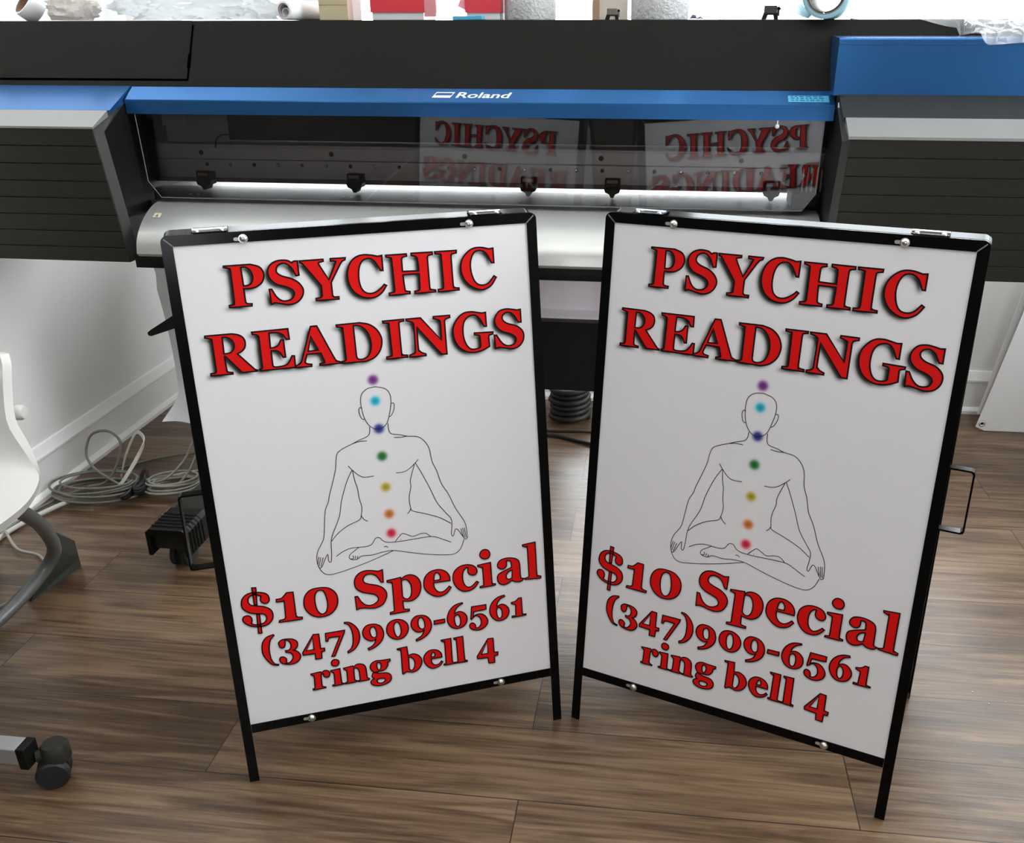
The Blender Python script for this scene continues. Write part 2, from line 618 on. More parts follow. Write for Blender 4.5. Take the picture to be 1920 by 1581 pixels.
def window(name, w, y, inward, mull):
    """frame with mullions, a sill and one pane"""
    bm = bmesh.new()
    d0, d1 = y - 0.035, y + 0.035
    f = 0.05
    add_box(bm, w[0], w[0] + f, d0, d1, w[2], w[3])
    add_box(bm, w[1] - f, w[1], d0, d1, w[2], w[3])
    add_box(bm, w[0] + f, w[1] - f, d0, d1, w[2], w[2] + f)
    add_box(bm, w[0] + f, w[1] - f, d0, d1, w[3] - f, w[3])
    for x in mull:
        add_box(bm, x - 0.025, x + 0.025, d0, d1, w[2] + f, w[3] - f)
    fr = struct(name, bm, M_TRIM)
    struct('window_pane', box_bm(w[0] + f, w[1] - f, y - 0.003, y + 0.003, w[2] + f, w[3] - f), M_PANE, parent=fr)
    yi = y + inward * 0.075
    struct('window_sill', box_bm(w[0] - 0.03, w[1] + 0.03, min(yi, yi + inward * 0.05), max(yi, yi + inward * 0.05), w[2] - 0.025, w[2]), M_TRIM, parent=fr)


window('window_1', BW, WB + 0.075, -1, [MULL_A, MULL_B])
bm = bmesh.new()
for a0, a1, b0, b1 in ((RW[0], RW[0] + .05, RW[2], RW[3]), (RW[1] - .05, RW[1], RW[2], RW[3]), (RW[0] + .05, RW[1] - .05, RW[2], RW[2] + .05), (RW[0] + .05, RW[1] - .05, RW[3] - .05, RW[3]), (1.95, 2.00, RW[2] + .05, RW[3] - .05)):
    add_box(bm, WR + 0.04, WR + 0.11, a0, a1, b0, b1)
w3 = struct('added_side_window', bm, M_TRIM)
struct('window_pane', box_bm(WR + 0.072, WR + 0.078, RW[0] + .05, RW[1] - .05, RW[2] + .05, RW[3] - .05), M_PANE, parent=w3)
window('added_low_window', LW, WB + 0.075, -1, [])
window('added_front_window', FW, WF - 0.075, 1, [0.2])

BASE_PROF = [(0, 0), (0.030, 0), (0.030, 0.012), (0.024, 0.020), (0.016, 0.024), (0.016, 0.118), (0.020, 0.122), (0.020, 0.128),
             (0.013, 0.138), (0.010, 0.152), (0.006, 0.158), (0, 0.160)]
bm = bmesh.new()
add_prism(bm, [(WL + a, b) for a, b in BASE_PROF], 'y', WF, WB)
struct('baseboard_left', bm, M_TRIM, smooth=30)
bm = bmesh.new()
add_prism(bm, [(WB - a, b) for a, b in BASE_PROF], 'x', WL + 0.03, WR)
struct('baseboard_back', bm, M_TRIM, smooth=30)

# glowing ceiling panels added out of frame to fill the sign fronts
for i, (x, y) in enumerate(FILL_PANELS):
    t = thing('added_fill_panel', 'unseen glowing ceiling panel added as fill for the signs', 'fill light', (x, y, CH), group='added fill panels over the signs')
    fb = bmesh.new()
    add_box(fb, -0.62, 0.62, -0.32, -0.30, -0.05, 0.0)
    add_box(fb, -0.62, 0.62, 0.30, 0.32, -0.05, 0.0)
    add_box(fb, -0.62, -0.60, -0.30, 0.30, -0.05, 0.0)
    add_box(fb, 0.60, 0.62, -0.30, 0.30, -0.05, 0.0)
    new_mesh_object('frame', fb, M_TRIM, t)
    new_mesh_object('diffuser', box_bm(-0.60, 0.60, -0.30, 0.30, -0.045, -0.02), FILL_MAT, t)

GLYPHS = '''72.2,849.6! 114.4,849.5! 127.5,844.5 132.9,835.9 132.8,827.1 128.2,818.1 117.8,811.6 107.0,810.3 98.9,810.6! 98.8,790.2 100.1,786.8 102.1,785.5 108.4,784.9! 107.9,781.4! 72.5,781.6! 72.4,785.0! 80.0,786.3 81.1,790.6! 82.0,840.3 80.7,843.7 78.9,845.5 71.9,847.6! / 98.7,845.6! 105.5,845.4 112.2,840.7 115.2,831.8 114.9,825.2 111.3,818.4 105.6,815.6 99.1,815.3!
180.0,847.1! 183.5,849.3 189.4,849.3! 189.3,826.0! 184.3,825.2! 178.9,838.3 171.3,845.8 164.0,847.2 157.1,843.9 153.9,837.5 155.1,831.9 162.4,826.4 175.8,821.5 186.7,814.0 192.6,804.6 193.0,796.7 189.0,788.1 180.5,780.9 169.3,778.5 158.7,780.0 144.6,783.5! 139.4,781.1! 138.9,806.2! 142.7,806.2! 148.6,793.7 155.2,787.0 162.5,784.9 171.4,786.8 177.4,793.0 177.8,799.1 173.6,804.4 164.5,809.1 151.2,814.1 142.7,823.0 139.8,833.1 141.9,841.7 148.1,848.4 157.1,852.0 165.7,852.5 174.1,851.1
192.6,849.1! 231.1,849.1! 231.3,845.8! 224.0,844.3 222.8,842.7 224.5,838.7! 237.0,814.4! 250.5,841.2 250.8,843.6 248.7,844.9 243.3,845.3! 243.2,849.2! 267.9,849.0! 266.9,845.5! 262.3,843.7 258.6,839.5! 240.3,809.6! 240.2,788.8 241.5,785.9 243.1,784.8 250.2,784.6! 250.0,780.6! 212.8,781.3! 212.5,784.9! 220.5,785.9 223.0,788.6! 223.5,804.3 222.0,807.8! 199.2,841.2 196.4,844.7 192.8,846.1!
321.7,847.4! 328.8,848.5! 328.4,823.0! 324.2,823.3! 318.4,835.3 312.8,842.3 306.0,844.9 297.5,843.1 291.2,835.9 287.5,823.6 286.8,808.1 289.7,795.2 295.9,788.0 304.2,785.7 312.9,787.6 321.9,793.2 328.2,799.4! 332.0,797.1! 324.1,786.6 313.5,779.6 302.0,778.2 289.6,780.9 277.8,789.1 270.7,801.0 268.1,815.3 269.9,829.2 276.5,841.9 287.0,849.5 298.4,851.7 309.4,850.5 317.6,848.6
335.1,848.1! 370.5,847.9! 370.9,844.3! 363.6,842.5 361.6,839.1! 361.4,818.8! 389.3,817.8! 388.8,837.1 387.7,840.7 385.1,843.0 378.8,844.6! 378.7,848.4! 415.0,847.9! 415.1,843.9! 408.0,842.5 406.0,839.4! 406.0,788.5 407.4,784.7 410.3,783.5 415.3,782.6! 415.5,779.3! 379.4,779.4! 379.4,783.2! 387.0,784.3 388.9,788.4! 389.6,812.8! 361.6,812.9! 362.7,789.2 364.0,785.4 366.8,784.2 371.1,783.4! 371.0,779.8! 335.5,779.6! 335.2,783.5! 343.9,785.0 345.4,788.4! 344.7,837.5 343.7,841.8 341.0,843.7 335.5,845.2!
419.3,847.9! 457.1,847.8! 456.8,843.5! 448.6,841.9 447.2,838.5! 447.3,788.0 448.8,784.7 451.4,783.3 456.9,782.6! 457.0,779.2! 420.4,778.9! 420.4,782.9! 428.6,783.7 430.4,787.9! 430.1,838.3 429.0,841.9 426.2,843.6 419.7,844.5!
514.5,846.2! 522.1,847.0! 522.3,821.7! 517.8,822.0! 510.9,836.7 503.2,843.3 495.9,844.7 488.3,841.9 482.8,833.0 480.1,820.2 481.2,805.7 485.5,792.9 492.4,785.8 502.1,784.3 511.3,787.9 520.8,798.9! 524.8,796.1! 516.3,783.9 506.9,778.0 497.0,776.3 483.9,780.6 471.2,791.2 464.2,805.5 463.1,820.1 467.8,834.1 478.2,844.8 488.8,849.5 500.7,849.7 510.2,847.6
26.8,738.0! 69.5,737.9! 79.7,735.1 86.5,729.8 88.8,721.6 86.8,712.7 81.2,707.0 73.8,703.5! 95.5,677.4 98.3,674.2 102.4,672.3! 102.2,670.9! 77.3,671.0! 54.2,701.2! 52.8,701.1! 53.3,677.3 54.7,674.6 56.2,673.7 62.0,672.7! 62.1,670.0! 26.9,670.4! 27.3,674.1! 34.5,674.7 36.5,677.9! 36.8,727.3 35.7,730.7 33.4,732.9 26.4,735.3! / 53.5,733.2! 60.3,732.8 66.6,728.9 70.3,722.3 69.9,714.4 65.3,708.0 59.7,705.8 52.7,705.7!
101.2,737.6! 160.1,738.1! 160.4,720.1! 155.5,720.2! 151.0,728.1 145.0,732.1 136.5,733.5 128.9,733.6! 128.0,708.0! 134.4,708.5 141.3,711.9 146.2,720.0! 150.5,719.9! 150.6,690.2! 146.7,690.0! 142.8,697.9 138.9,701.7 133.6,702.9 128.4,703.0! 128.1,678.6 130.1,675.5 134.3,674.5 144.3,675.1 151.2,677.3 156.3,682.6 161.2,691.2! 165.2,690.8! 164.7,670.7! 106.0,670.7! 105.8,673.4! 109.2,674.2 110.8,676.4! 111.6,725.0 110.8,729.1 108.8,732.1 102.0,733.9!
197.5,738.3! 207.8,738.5! 230.8,680.8 234.7,675.1 240.1,672.7! 240.9,670.1! 205.4,669.9! 205.7,672.8! 213.1,673.8 214.2,675.4! 209.5,691.1! 186.1,691.2! 181.8,678.8 182.6,676.4 185.2,674.7 192.0,673.1! 191.5,669.6! 164.7,670.3! 165.6,672.9! 173.3,676.8 176.6,681.7! / 195.9,722.0! 205.9,696.7! 188.7,696.2!
240.2,736.9! 279.9,737.2! 295.4,732.9 307.0,723.6 313.7,710.1 314.2,698.3 309.4,684.6 298.5,673.8 284.2,668.8! 243.1,669.5! 242.9,672.5! 248.1,673.1 250.6,675.2! 250.5,726.6 249.3,730.2 246.7,732.2 240.7,733.6! / 268.7,733.1! 277.1,732.3 285.7,727.4 292.6,716.8 295.7,702.5 294.4,689.6 289.9,679.4 282.4,674.3 275.4,673.2 270.5,674.9 268.6,679.2!
319.1,736.2! 355.5,736.5! 355.4,733.4! 348.1,732.1 346.7,729.3! 346.7,677.2 347.9,674.5 350.2,673.3 356.5,672.4! 356.8,669.0! 320.0,669.0! 320.2,672.8! 328.6,673.7 330.0,676.5! 329.4,727.4 328.3,730.4 326.2,731.8 319.4,733.0!
359.3,736.1! 384.8,736.2! 418.7,693.4! 419.1,724.4 418.2,727.6 416.1,729.6 407.2,732.9! 407.8,736.3! 436.4,736.1! 436.7,732.4! 428.5,729.7 426.7,726.2! 426.6,667.5! 417.2,667.8! 377.4,720.9! 376.7,682.6 378.5,678.0 381.9,674.6 389.2,671.3! 389.0,668.2! 360.5,668.6! 360.5,672.0! 369.0,674.6 371.1,678.2! 372.1,722.6 371.2,727.0 368.5,730.3 359.7,733.3!
494.4,734.9! 501.1,735.6! 501.1,710.3! 496.5,710.8! 490.4,724.1 484.6,730.6 477.2,732.5 468.3,729.8 461.4,721.8 458.6,709.6 458.7,694.5 462.7,680.9 469.1,673.1 476.6,671.1 485.6,672.7 488.3,675.2! 488.2,691.7 487.1,694.6 484.7,695.8 478.4,697.0! 478.4,700.4! 512.2,699.2! 511.9,695.5! 505.4,693.8 504.0,691.4! 504.7,673.6! 491.6,667.9 477.4,665.5 463.6,667.6 450.5,676.5 442.7,689.8 440.4,705.0 443.1,718.5 452.2,731.3 462.6,737.8 475.2,738.9 485.1,737.0
558.5,734.8! 565.0,735.5! 565.2,712.2! 559.8,712.4! 552.8,725.3 546.7,730.5 540.4,732.1 533.9,729.5 530.8,724.2 532.5,717.7 540.5,711.7 555.6,706.5 565.4,698.2 568.8,689.0 566.8,677.7 558.5,668.3 546.6,665.3 536.4,666.9 521.1,670.1! 515.6,668.4! 514.3,693.0! 518.8,692.5! 525.7,680.4 532.9,673.4 540.5,671.3 549.7,673.6 554.0,680.2 552.5,686.7 544.4,692.6 529.4,698.5 519.7,707.6 516.6,717.9 519.2,727.7 526.7,735.8 538.3,738.3 548.4,737.0
66.1,251.3 65.4,246.1 61.4,242.1 55.6,242.9 51.5,247.2 51.1,252.7 52.9,257.7! 47.5,260.4 40.8,262.3 33.6,260.5 30.0,255.2 29.7,248.6 33.5,242.8 43.5,239.6 55.8,235.7 65.4,228.6 68.6,218.5 66.3,208.1 58.2,200.1 47.3,197.4 36.9,198.7 25.8,202.9 17.5,210.5 15.4,216.3 17.9,221.9 25.1,223.3 30.3,218.9 31.1,212.0 29.2,206.3! 35.2,203.1 45.6,202.5 53.0,205.2 56.7,211.2 55.9,218.2 50.6,222.5 40.3,224.5 28.1,228.8 19.0,237.8 17.3,246.8 19.9,257.0 27.2,264.3 37.9,267.0 49.3,265.7 59.4,262.5 64.5,257.6
39.2,276.5! 46.1,275.8! 43.8,242.0! 39.3,242.8!
40.7,223.0! 45.4,222.8! 44.9,184.2! 39.1,184.7!
78.3,246.4! 86.6,246.9 91.8,250.7 97.2,256.4! 108.9,255.7! 108.6,209.7 109.9,206.0 112.1,204.2 119.1,202.9! 118.6,198.9! 77.6,199.8! 78.7,203.7! 87.2,204.8 89.9,207.7! 91.2,238.7 89.9,240.5! 77.6,241.1!
163.7,255.3 176.2,249.7 184.6,238.0 185.6,222.8 180.1,208.7 168.1,199.2 150.9,196.9 136.0,203.8 126.8,217.2 125.3,232.4 130.3,246.4 142.1,255.1 / 157.2,251.1 162.7,247.4 166.1,234.5 166.8,219.4 163.6,207.6 157.6,202.6 151.7,204.3 146.8,213.5 145.0,228.8 146.5,242.1 151.0,249.5
264.7,270.7! 272.9,272.5! 272.0,247.0! 267.8,247.8! 261.9,259.8 255.0,266.0 247.7,268.0 240.0,266.0 236.1,259.5 237.5,252.4 245.6,247.7 261.2,242.0 271.3,234.1 275.9,223.6 274.1,213.1 267.1,202.2 255.7,197.6 243.8,197.9 234.2,200.3 224.1,201.6! 217.9,199.3! 217.6,226.7! 222.4,226.3! 228.1,214.2 234.9,206.9 243.3,204.1 252.2,206.1 259.1,212.1 258.9,218.8 254.1,224.6 244.7,228.6 232.3,233.3 222.4,241.6 219.4,252.9 222.2,264.3 230.0,272.5 241.0,275.6 251.6,274.4
279.3,249.0! 305.1,251.3! 305.3,247.4! 313.5,252.6 323.4,253.3 332.9,248.7 339.7,237.8 340.7,224.2 336.8,211.5 328.8,203.1 318.5,199.5 304.4,202.1! 304.7,187.9 306.1,184.6 314.8,183.0! 314.7,179.3! 278.5,178.6! 278.8,182.3! 286.1,184.0 287.0,186.9! 288.1,238.4 286.8,242.8 284.3,244.5 279.0,245.8! / 305.6,244.4! 311.7,245.7 318.0,242.2 322.5,231.1 322.4,217.7 319.3,208.5 313.5,204.7 308.1,206.9 304.7,211.2!
397.0,228.4! 365.1,229.4! 366.8,217.1 372.9,209.3 380.6,207.6 387.7,211.0 394.4,217.2! 398.1,214.1! 389.4,203.9 378.9,199.6 367.7,200.4 356.0,208.0 348.0,219.3 346.8,230.5 350.1,243.3 359.8,252.5 372.3,255.2 383.2,253.1 391.7,247.0 396.6,237.6 / 366.0,233.4! 378.3,233.7! 378.9,240.7 376.1,247.3 371.8,249.2 368.1,245.0
450.5,240.4 447.7,233.5 441.9,232.0 435.3,235.0 432.4,241.0 433.5,249.4! 429.6,249.5 424.1,243.7 421.6,233.1 422.3,220.7 426.7,211.3 433.4,208.2 440.4,211.3 447.8,218.1! 451.6,215.5! 443.5,205.8 432.8,200.9 420.3,201.9 409.6,210.6 403.8,222.7 403.0,233.9 406.7,245.5 416.3,253.6 427.8,255.9 439.0,254.0 446.6,249.0
452.4,251.1! 477.7,252.9! 477.8,210.9 479.3,207.6 484.4,206.3! 484.2,203.6! 453.6,203.0! 454.0,205.8! 460.8,207.1 461.5,209.5! 461.4,241.0 460.0,244.9 452.2,248.1!
468.8,281.3 475.4,277.7 477.7,270.0 474.4,263.3 466.9,261.8 460.3,265.6 457.9,272.1 461.8,279.4
542.3,207.8! 534.9,202.8 526.7,203.0 521.0,205.2 517.7,208.3! 509.2,202.9 499.8,201.5 491.9,206.0 489.0,215.2 490.7,223.6 498.0,228.5 518.2,235.6! 518.0,242.4 516.7,248.8 511.6,250.9 508.6,250.2! 508.7,241.5 504.2,235.5 497.3,235.4 491.8,239.5 491.0,245.8 496.2,253.5 507.9,256.4 520.5,254.9 530.7,250.2 534.3,242.1 534.8,230.9 535.0,214.7 536.5,209.4 / 519.0,229.9! 511.9,227.4 506.8,220.8 507.5,213.8 512.0,211.2 518.0,213.2!
542.3,279.0! 568.0,280.7! 568.0,214.0 570.1,209.2 575.9,206.9! 575.1,202.7! 543.3,205.1! 543.7,207.5! 550.6,209.4 551.9,211.7! 551.7,270.1 550.1,272.8 542.7,275.9!
63.8,177.4! 65.1,175.3! 58.0,168.3 54.4,156.9 52.9,145.1 53.9,129.1 57.4,119.8 60.7,116.5 65.7,115.1! 64.9,112.8! 54.9,116.7 46.9,126.9 41.3,140.2 40.7,152.4 43.6,165.1 52.0,174.3
71.2,153.6 71.4,159.6 77.7,163.8 87.1,163.8 97.2,161.2 103.7,154.5 103.2,146.0 98.8,140.2 94.5,139.2! 102.3,134.6 106.6,125.8 104.0,117.7 96.4,111.9 85.7,111.0 75.5,113.7 69.8,118.5 68.7,124.9 71.6,128.6 76.3,128.2 80.5,123.7 80.2,117.6 78.8,114.8! 86.2,115.2 92.4,122.5 92.3,129.9 88.7,134.9 81.6,136.9! 81.0,140.7! 87.3,140.7 91.6,145.9 91.6,154.4 87.7,160.6 82.6,161.7! 82.2,153.9 79.9,148.2 75.6,147.3 72.7,149.1
133.9,163.8! 143.9,163.0! 144.0,132.4! 151.0,132.3! 150.8,126.1! 144.8,125.5! 144.1,112.0! 132.6,112.1! 132.9,124.2! 111.2,124.8! 110.8,129.9! / 132.1,157.4! 131.8,133.0! 117.5,132.8!
156.0,161.9! 191.4,162.0! 190.3,157.1! 168.0,111.5! 162.1,111.8! 181.0,150.9! 165.0,151.6 159.9,149.5 158.8,144.8! 155.2,145.3!
192.6,178.0! 201.0,176.4 209.9,168.6 216.2,157.0 217.4,142.0 213.3,129.2 204.5,118.5 193.1,113.3! 192.4,116.6! 199.5,122.0 203.8,132.3 205.1,144.4 204.4,158.0 201.2,168.5 197.5,173.5 192.3,175.7!
242.9,164.7 251.1,162.6 258.9,155.9 262.3,142.5 259.7,131.2 252.7,121.9 242.5,115.3 231.3,111.7! 230.3,115.6! 237.2,118.5 243.4,123.7 247.1,132.6! 241.2,130.0 233.0,132.2 226.2,138.8 223.5,147.8 226.3,157.9 233.4,163.9 / 243.7,159.3 247.5,154.9 249.3,145.0 248.1,137.8 243.7,136.0 239.3,139.5 237.3,147.3 238.2,155.6
293.8,165.1 302.9,160.2 308.7,151.6 309.2,140.9 303.9,130.1 293.8,124.0 282.4,125.2 272.7,133.0 268.5,143.4 270.1,154.8 275.5,162.2 284.4,165.8 / 289.1,160.7 293.0,156.8 295.4,146.7 294.9,136.1 291.4,129.8 287.5,129.0 284.2,133.9 282.3,143.9 282.7,153.4 285.7,159.2
335.9,165.9 344.3,163.0 351.3,155.3 354.0,143.0 351.3,131.7 344.7,123.2 334.5,116.6 322.5,113.0! 321.9,116.4! 328.9,119.8 335.2,125.1 339.4,134.5! 333.8,131.3 325.2,132.4 318.1,139.1 315.1,148.3 317.5,158.5 325.3,165.5 / 336.0,161.4 339.8,155.4 341.3,145.4 340.3,139.2 336.2,136.7 331.6,139.2 328.8,145.7 329.2,155.2 331.5,160.1
359.6,149.5! 380.0,149.9! 379.9,142.4! 359.4,142.0!
416.6,178.1! 417.4,175.9! 408.8,172.1 402.3,164.7 399.9,156.5! 406.9,160.1 414.6,158.7 421.9,151.4 423.7,142.4 421.1,133.1 413.2,126.5 402.2,124.8 391.8,130.0 386.2,139.7 385.3,149.6 388.4,160.9 395.0,170.3 404.2,176.1 / 401.4,153.0! 406.4,154.3 409.9,148.2 410.7,139.4 408.6,131.2 404.5,129.2 400.8,132.6 399.1,141.6 399.4,150.2
434.3,165.8! 462.5,165.6! 462.4,155.7! 437.5,154.4! 436.1,144.9! 443.4,147.9 452.3,147.3 459.9,141.0 464.0,131.5 461.6,122.1 454.1,115.9 444.0,113.5 433.2,116.6 428.2,122.0 427.9,127.5 431.3,131.2 436.2,129.7 439.2,124.2 438.9,118.8! 445.4,119.7 450.4,126.4 450.5,135.1 447.0,142.3 440.3,145.2 431.9,138.7! 430.8,140.0!
499.9,179.1! 501.0,176.2! 492.0,173.0 485.4,164.5 483.9,157.2! 492.2,160.5 500.0,158.0 506.6,149.7 507.2,139.8 502.4,130.8 494.0,126.4 482.9,126.8 474.4,133.9 469.6,144.6 469.8,155.4 474.5,166.5 483.1,174.6 491.3,178.0 / 485.3,154.7! 489.7,153.9 493.3,146.7 493.2,136.9 489.8,131.0 485.8,132.3 483.2,138.8 482.9,148.7
513.3,160.5! 520.4,161.9 524.6,164.4 527.8,167.6! 533.9,167.4! 534.0,134.8 535.4,131.8 541.5,130.6! 541.3,128.5! 512.8,127.8! 513.0,131.0! 519.6,130.9 520.7,132.9! 521.4,152.4 520.5,155.3! 513.6,157.7!
120.1,83.2! 138.2,84.3! 139.3,81.4! 145.2,85.3 150.9,84.1 154.3,80.0 154.2,74.4 151.3,70.4 146.4,70.9 142.9,74.4 143.0,79.0 138.5,78.2! 137.7,55.1 139.4,52.4 144.2,50.2! 143.9,48.6! 120.8,48.4! 120.7,51.3! 123.6,51.2 124.5,54.5! 125.4,74.7 124.4,78.3 120.3,80.9!
156.6,82.9! 173.9,83.9! 174.2,55.3 175.3,52.2 178.6,50.9! 178.3,49.3! 157.2,49.2! 157.0,51.5! 161.0,52.4 161.7,54.5! 162.0,73.9 160.9,77.5 156.8,80.6!
167.8,104.4 172.9,101.6 173.8,96.4 170.8,91.3 165.8,90.7 160.7,93.4 159.9,99.2 162.9,103.7
180.7,83.1! 198.1,84.6! 199.4,82.0! 206.3,86.3 215.1,85.1 220.5,80.0 222.1,71.6 222.5,55.5 223.7,52.9 226.5,51.2! 226.1,48.9! 204.8,48.8! 205.0,51.1! 208.5,51.5 208.8,54.3! 208.6,71.0 206.3,77.2 203.0,79.0 199.5,78.6! 198.6,56.5 199.8,53.4 202.6,51.6! 202.3,49.4! 180.4,48.8! 180.6,51.1! 185.3,53.0! 186.0,73.4 185.0,77.6 180.9,80.7!
268.7,85.0! 268.8,80.9! 264.0,79.0! 263.4,72.3 258.2,65.3 250.8,62.8 243.8,62.5 236.7,62.3! 237.6,61.5 247.4,58.3 259.4,57.0 266.0,52.1 267.8,44.8 264.5,37.3 255.0,33.0 242.7,32.1 232.0,35.6 228.1,41.6 230.1,46.4 235.4,49.3! 231.8,53.5 232.9,59.6 235.7,62.5! 231.4,69.1 230.0,75.7 233.8,82.9 242.1,86.4 252.1,85.5! / 247.2,81.9 250.4,78.4 250.1,70.4 246.6,65.4 243.5,69.5 242.7,76.5 244.1,81.4 / 241.1,45.8 248.3,47.2 255.2,45.1 255.2,40.5 250.3,37.4 244.3,37.6 240.6,40.7
284.3,103.8! 302.8,104.9! 303.9,85.3! 313.6,87.2 323.3,82.0 328.7,72.0 327.8,61.9 320.6,51.8 310.1,48.2 297.9,51.4! 290.7,47.1! 289.8,49.2! 290.9,96.8 289.5,100.2 284.6,101.5! / 304.1,82.1! 309.6,80.3 314.5,72.3 314.7,62.0 310.6,53.9 306.0,52.9 303.5,56.7!
368.4,69.0! 347.3,69.5! 347.8,61.7 351.8,55.7 357.5,54.5 362.8,56.7 366.6,61.0! 369.3,58.6! 363.0,51.5 353.5,48.2 345.6,49.2 337.1,57.4 332.9,68.6 334.4,78.5 341.9,86.6 351.2,88.5 361.2,85.3 367.4,77.6 / 347.0,73.4! 355.0,73.3! 355.0,79.5 352.5,83.6 349.4,81.2
369.7,105.9! 388.7,106.2! 388.0,54.1! 392.5,51.9! 392.3,50.0! 371.0,50.5! 371.2,53.0! 375.3,54.1! 376.0,98.3 375.1,101.0 370.1,103.3!
394.4,105.5! 412.3,106.2! 412.6,56.2 414.1,53.3 417.5,52.0! 417.3,49.4! 392.3,50.0! 393.1,52.4! 398.9,52.5! 399.0,98.8 398.0,101.0 394.5,102.9!
461.3,91.1! 471.8,90.3! 472.1,59.2! 479.7,58.3! 478.9,51.2! 472.2,51.3! 471.8,36.3! 459.9,36.8! 459.0,49.4! 437.9,51.1! 437.5,56.4! / 459.7,85.6! 459.7,59.0! 446.1,59.2!'''
FIGURE = '''295.3,621.9 281.6,620.1 270.9,612.3 267.2,599.9 267.7,581.7 271.0,565.6 277.2,553.1 286.4,545.4 295.0,544.3 304.2,548.4 310.6,556.9 315.2,570.8 319.7,591.2 318.7,606.9 311.0,616.8 295.3,621.9
268.6,585.5 264.6,587.2 262.2,581.0 264.1,570.4 267.3,565.6 271.0,565.6
319.5,588.6 324.4,588.0 323.7,577.6 318.7,567.7 314.1,564.4
278.1,550.3 276.4,538.7 271.3,532.7 257.1,527.9 246.7,523.5 223.3,513.8 214.9,504.3 210.0,478.3 201.6,452.6 194.3,432.1 190.8,419.0 183.6,403.7 179.2,376.8 175.2,352.5 168.7,339.6 162.4,329.5 158.4,316.1 158.7,301.9 162.9,289.9 169.5,281.6 179.4,278.5 192.3,279.7 218.5,284.7 255.7,294.1 296.2,306.9
245.4,522.8 256.8,525.3 270.5,524.9
310.2,553.0 310.9,539.6 315.3,532.5 330.2,528.7 342.5,524.5 360.2,521.4 372.2,511.8 379.9,495.9 383.0,471.0 390.4,450.7 396.3,426.3 407.8,403.7 418.8,373.8 431.7,348.9 436.0,333.9 437.0,310.5
318.4,525.4 329.7,524.0 342.5,524.5
232.8,482.7 238.9,474.3 250.1,462.0 259.7,457.4 276.2,457.5
238.9,474.3 226.5,451.8 214.0,418.3 207.0,389.1 192.2,358.2 187.1,342.2 185.4,320.1 182.8,304.1 178.6,305.7 178.4,319.0 172.9,310.9 166.3,297.8 162.1,294.3 158.9,299.1
239.5,472.9 241.6,452.4 244.6,438.4 245.6,419.1 248.4,402.1 245.9,385.9 241.2,376.9 220.0,369.1 200.9,356.8 188.0,343.5
245.8,384.6 250.1,376.9 256.1,372.7
315.8,457.8 328.7,457.9 339.3,461.9 351.9,471.9 358.4,478.4
352.6,471.8 361.8,451.9 374.7,419.6 385.4,390.1 399.6,368.1 409.1,353.8 409.2,338.1 407.2,322.5 410.5,319.1 415.5,331.3 420.7,329.1 426.6,318.0 432.7,308.9 437.0,310.5
350.4,469.9 340.6,441.1 340.1,427.4 335.0,405.9 336.3,386.2 339.7,380.0 362.6,370.9 388.2,359.1 408.4,344.5
335.7,384.9 333.1,379.6 328.9,376.1
425.5,331.2 429.1,314.7
429.1,332.1 431.7,312.8
432.3,332.1 434.6,311.5
162.2,316.9 158.7,301.9
165.3,315.5 160.9,298.8
169.5,314.2 163.7,296.9
192.9,312.6 207.0,320.7 222.8,324.6 248.4,323.3 259.0,326.3 266.5,336.5 274.3,336.6 280.1,329.5 290.1,325.0 310.9,323.6 337.3,324.2 358.6,324.5 374.5,322.9 389.9,315.2 405.4,306.9
235.6,324.5 227.3,318.8 217.6,311.9 216.1,305.0 221.6,301.3 230.6,301.2 238.8,306.1 256.8,304.8 277.9,307.6 298.8,307.0 329.6,297.6 366.1,287.8 395.4,282.3 411.7,282.6 423.3,292.3 430.0,308.7
222.5,309.7 223.1,303.9 218.5,303.2
227.4,308.0 226.1,302.5
231.2,306.8 230.1,301.8
301.9,325.1 309.1,332.5 316.2,338.4 325.1,334.8 335.2,329.7 348.7,332.7 359.2,332.2 367.9,324.5
280.2,317.2 284.2,318.0 287.8,315.1
311.8,327.2 313.3,327.0'''
DOTS = '292.2,635.1 292.3,596.5 293.8,545.0 294.2,493.2 295.0,433.9 296.0,381.1 296.3,343.0'

# ------------------------------------------------------------------ printed artwork, in millimetres on the panel (u right, v up)
def parse(line):
    out = []
    for c in line.split('/'):
        pts = []
        for t in c.split():
            a, b = t.rstrip('!').split(',')
            pts.append((float(a), float(b), t.endswith('!')))
        out.append(pts)
    return out


def smooth_contour(pts, per=6):
    """corners stay sharp, runs between corners follow a Catmull-Rom curve"""
    n = len(pts)
    cs = [i for i in range(n) if pts[i][2]]
    if not cs:
        return [(p.x, p.y) for p in spline([(a, b, 0) for a, b, _ in pts], per, closed=True)]
    out = []
    for k, i in enumerate(cs):
        j = cs[(k + 1) % len(cs)]
        run = [i]
        q = i
        while True:
            q = (q + 1) % n
            run.append(q)
            if q == j:
                break
        P = [(pts[r][0], pts[r][1], 0) for r in run]
        if len(P) == 2:
            out.append(P[0][:2])
        else:
            out += [(p.x, p.y) for p in spline(P, per)][:-1]
    # drop doubles
    res = []
    for p in out:
        if not res or abs(p[0] - res[-1][0]) + abs(p[1] - res[-1][1]) > 0.05:
            res.append(p)
    return res


GLY = [[smooth_contour(c) for c in parse(l)] for l in GLYPHS.strip().split('\n')]
FIG = [[(p.x, p.y) for p in spline([(a, b, 0) for a, b, _ in parse(l)[0]], 6)] for l in FIGURE.strip().split('\n')]
DOT = [(a, b) for a, b, _ in parse(DOTS)[0]]
N_TOP = 15          # glyphs of the two headline rows

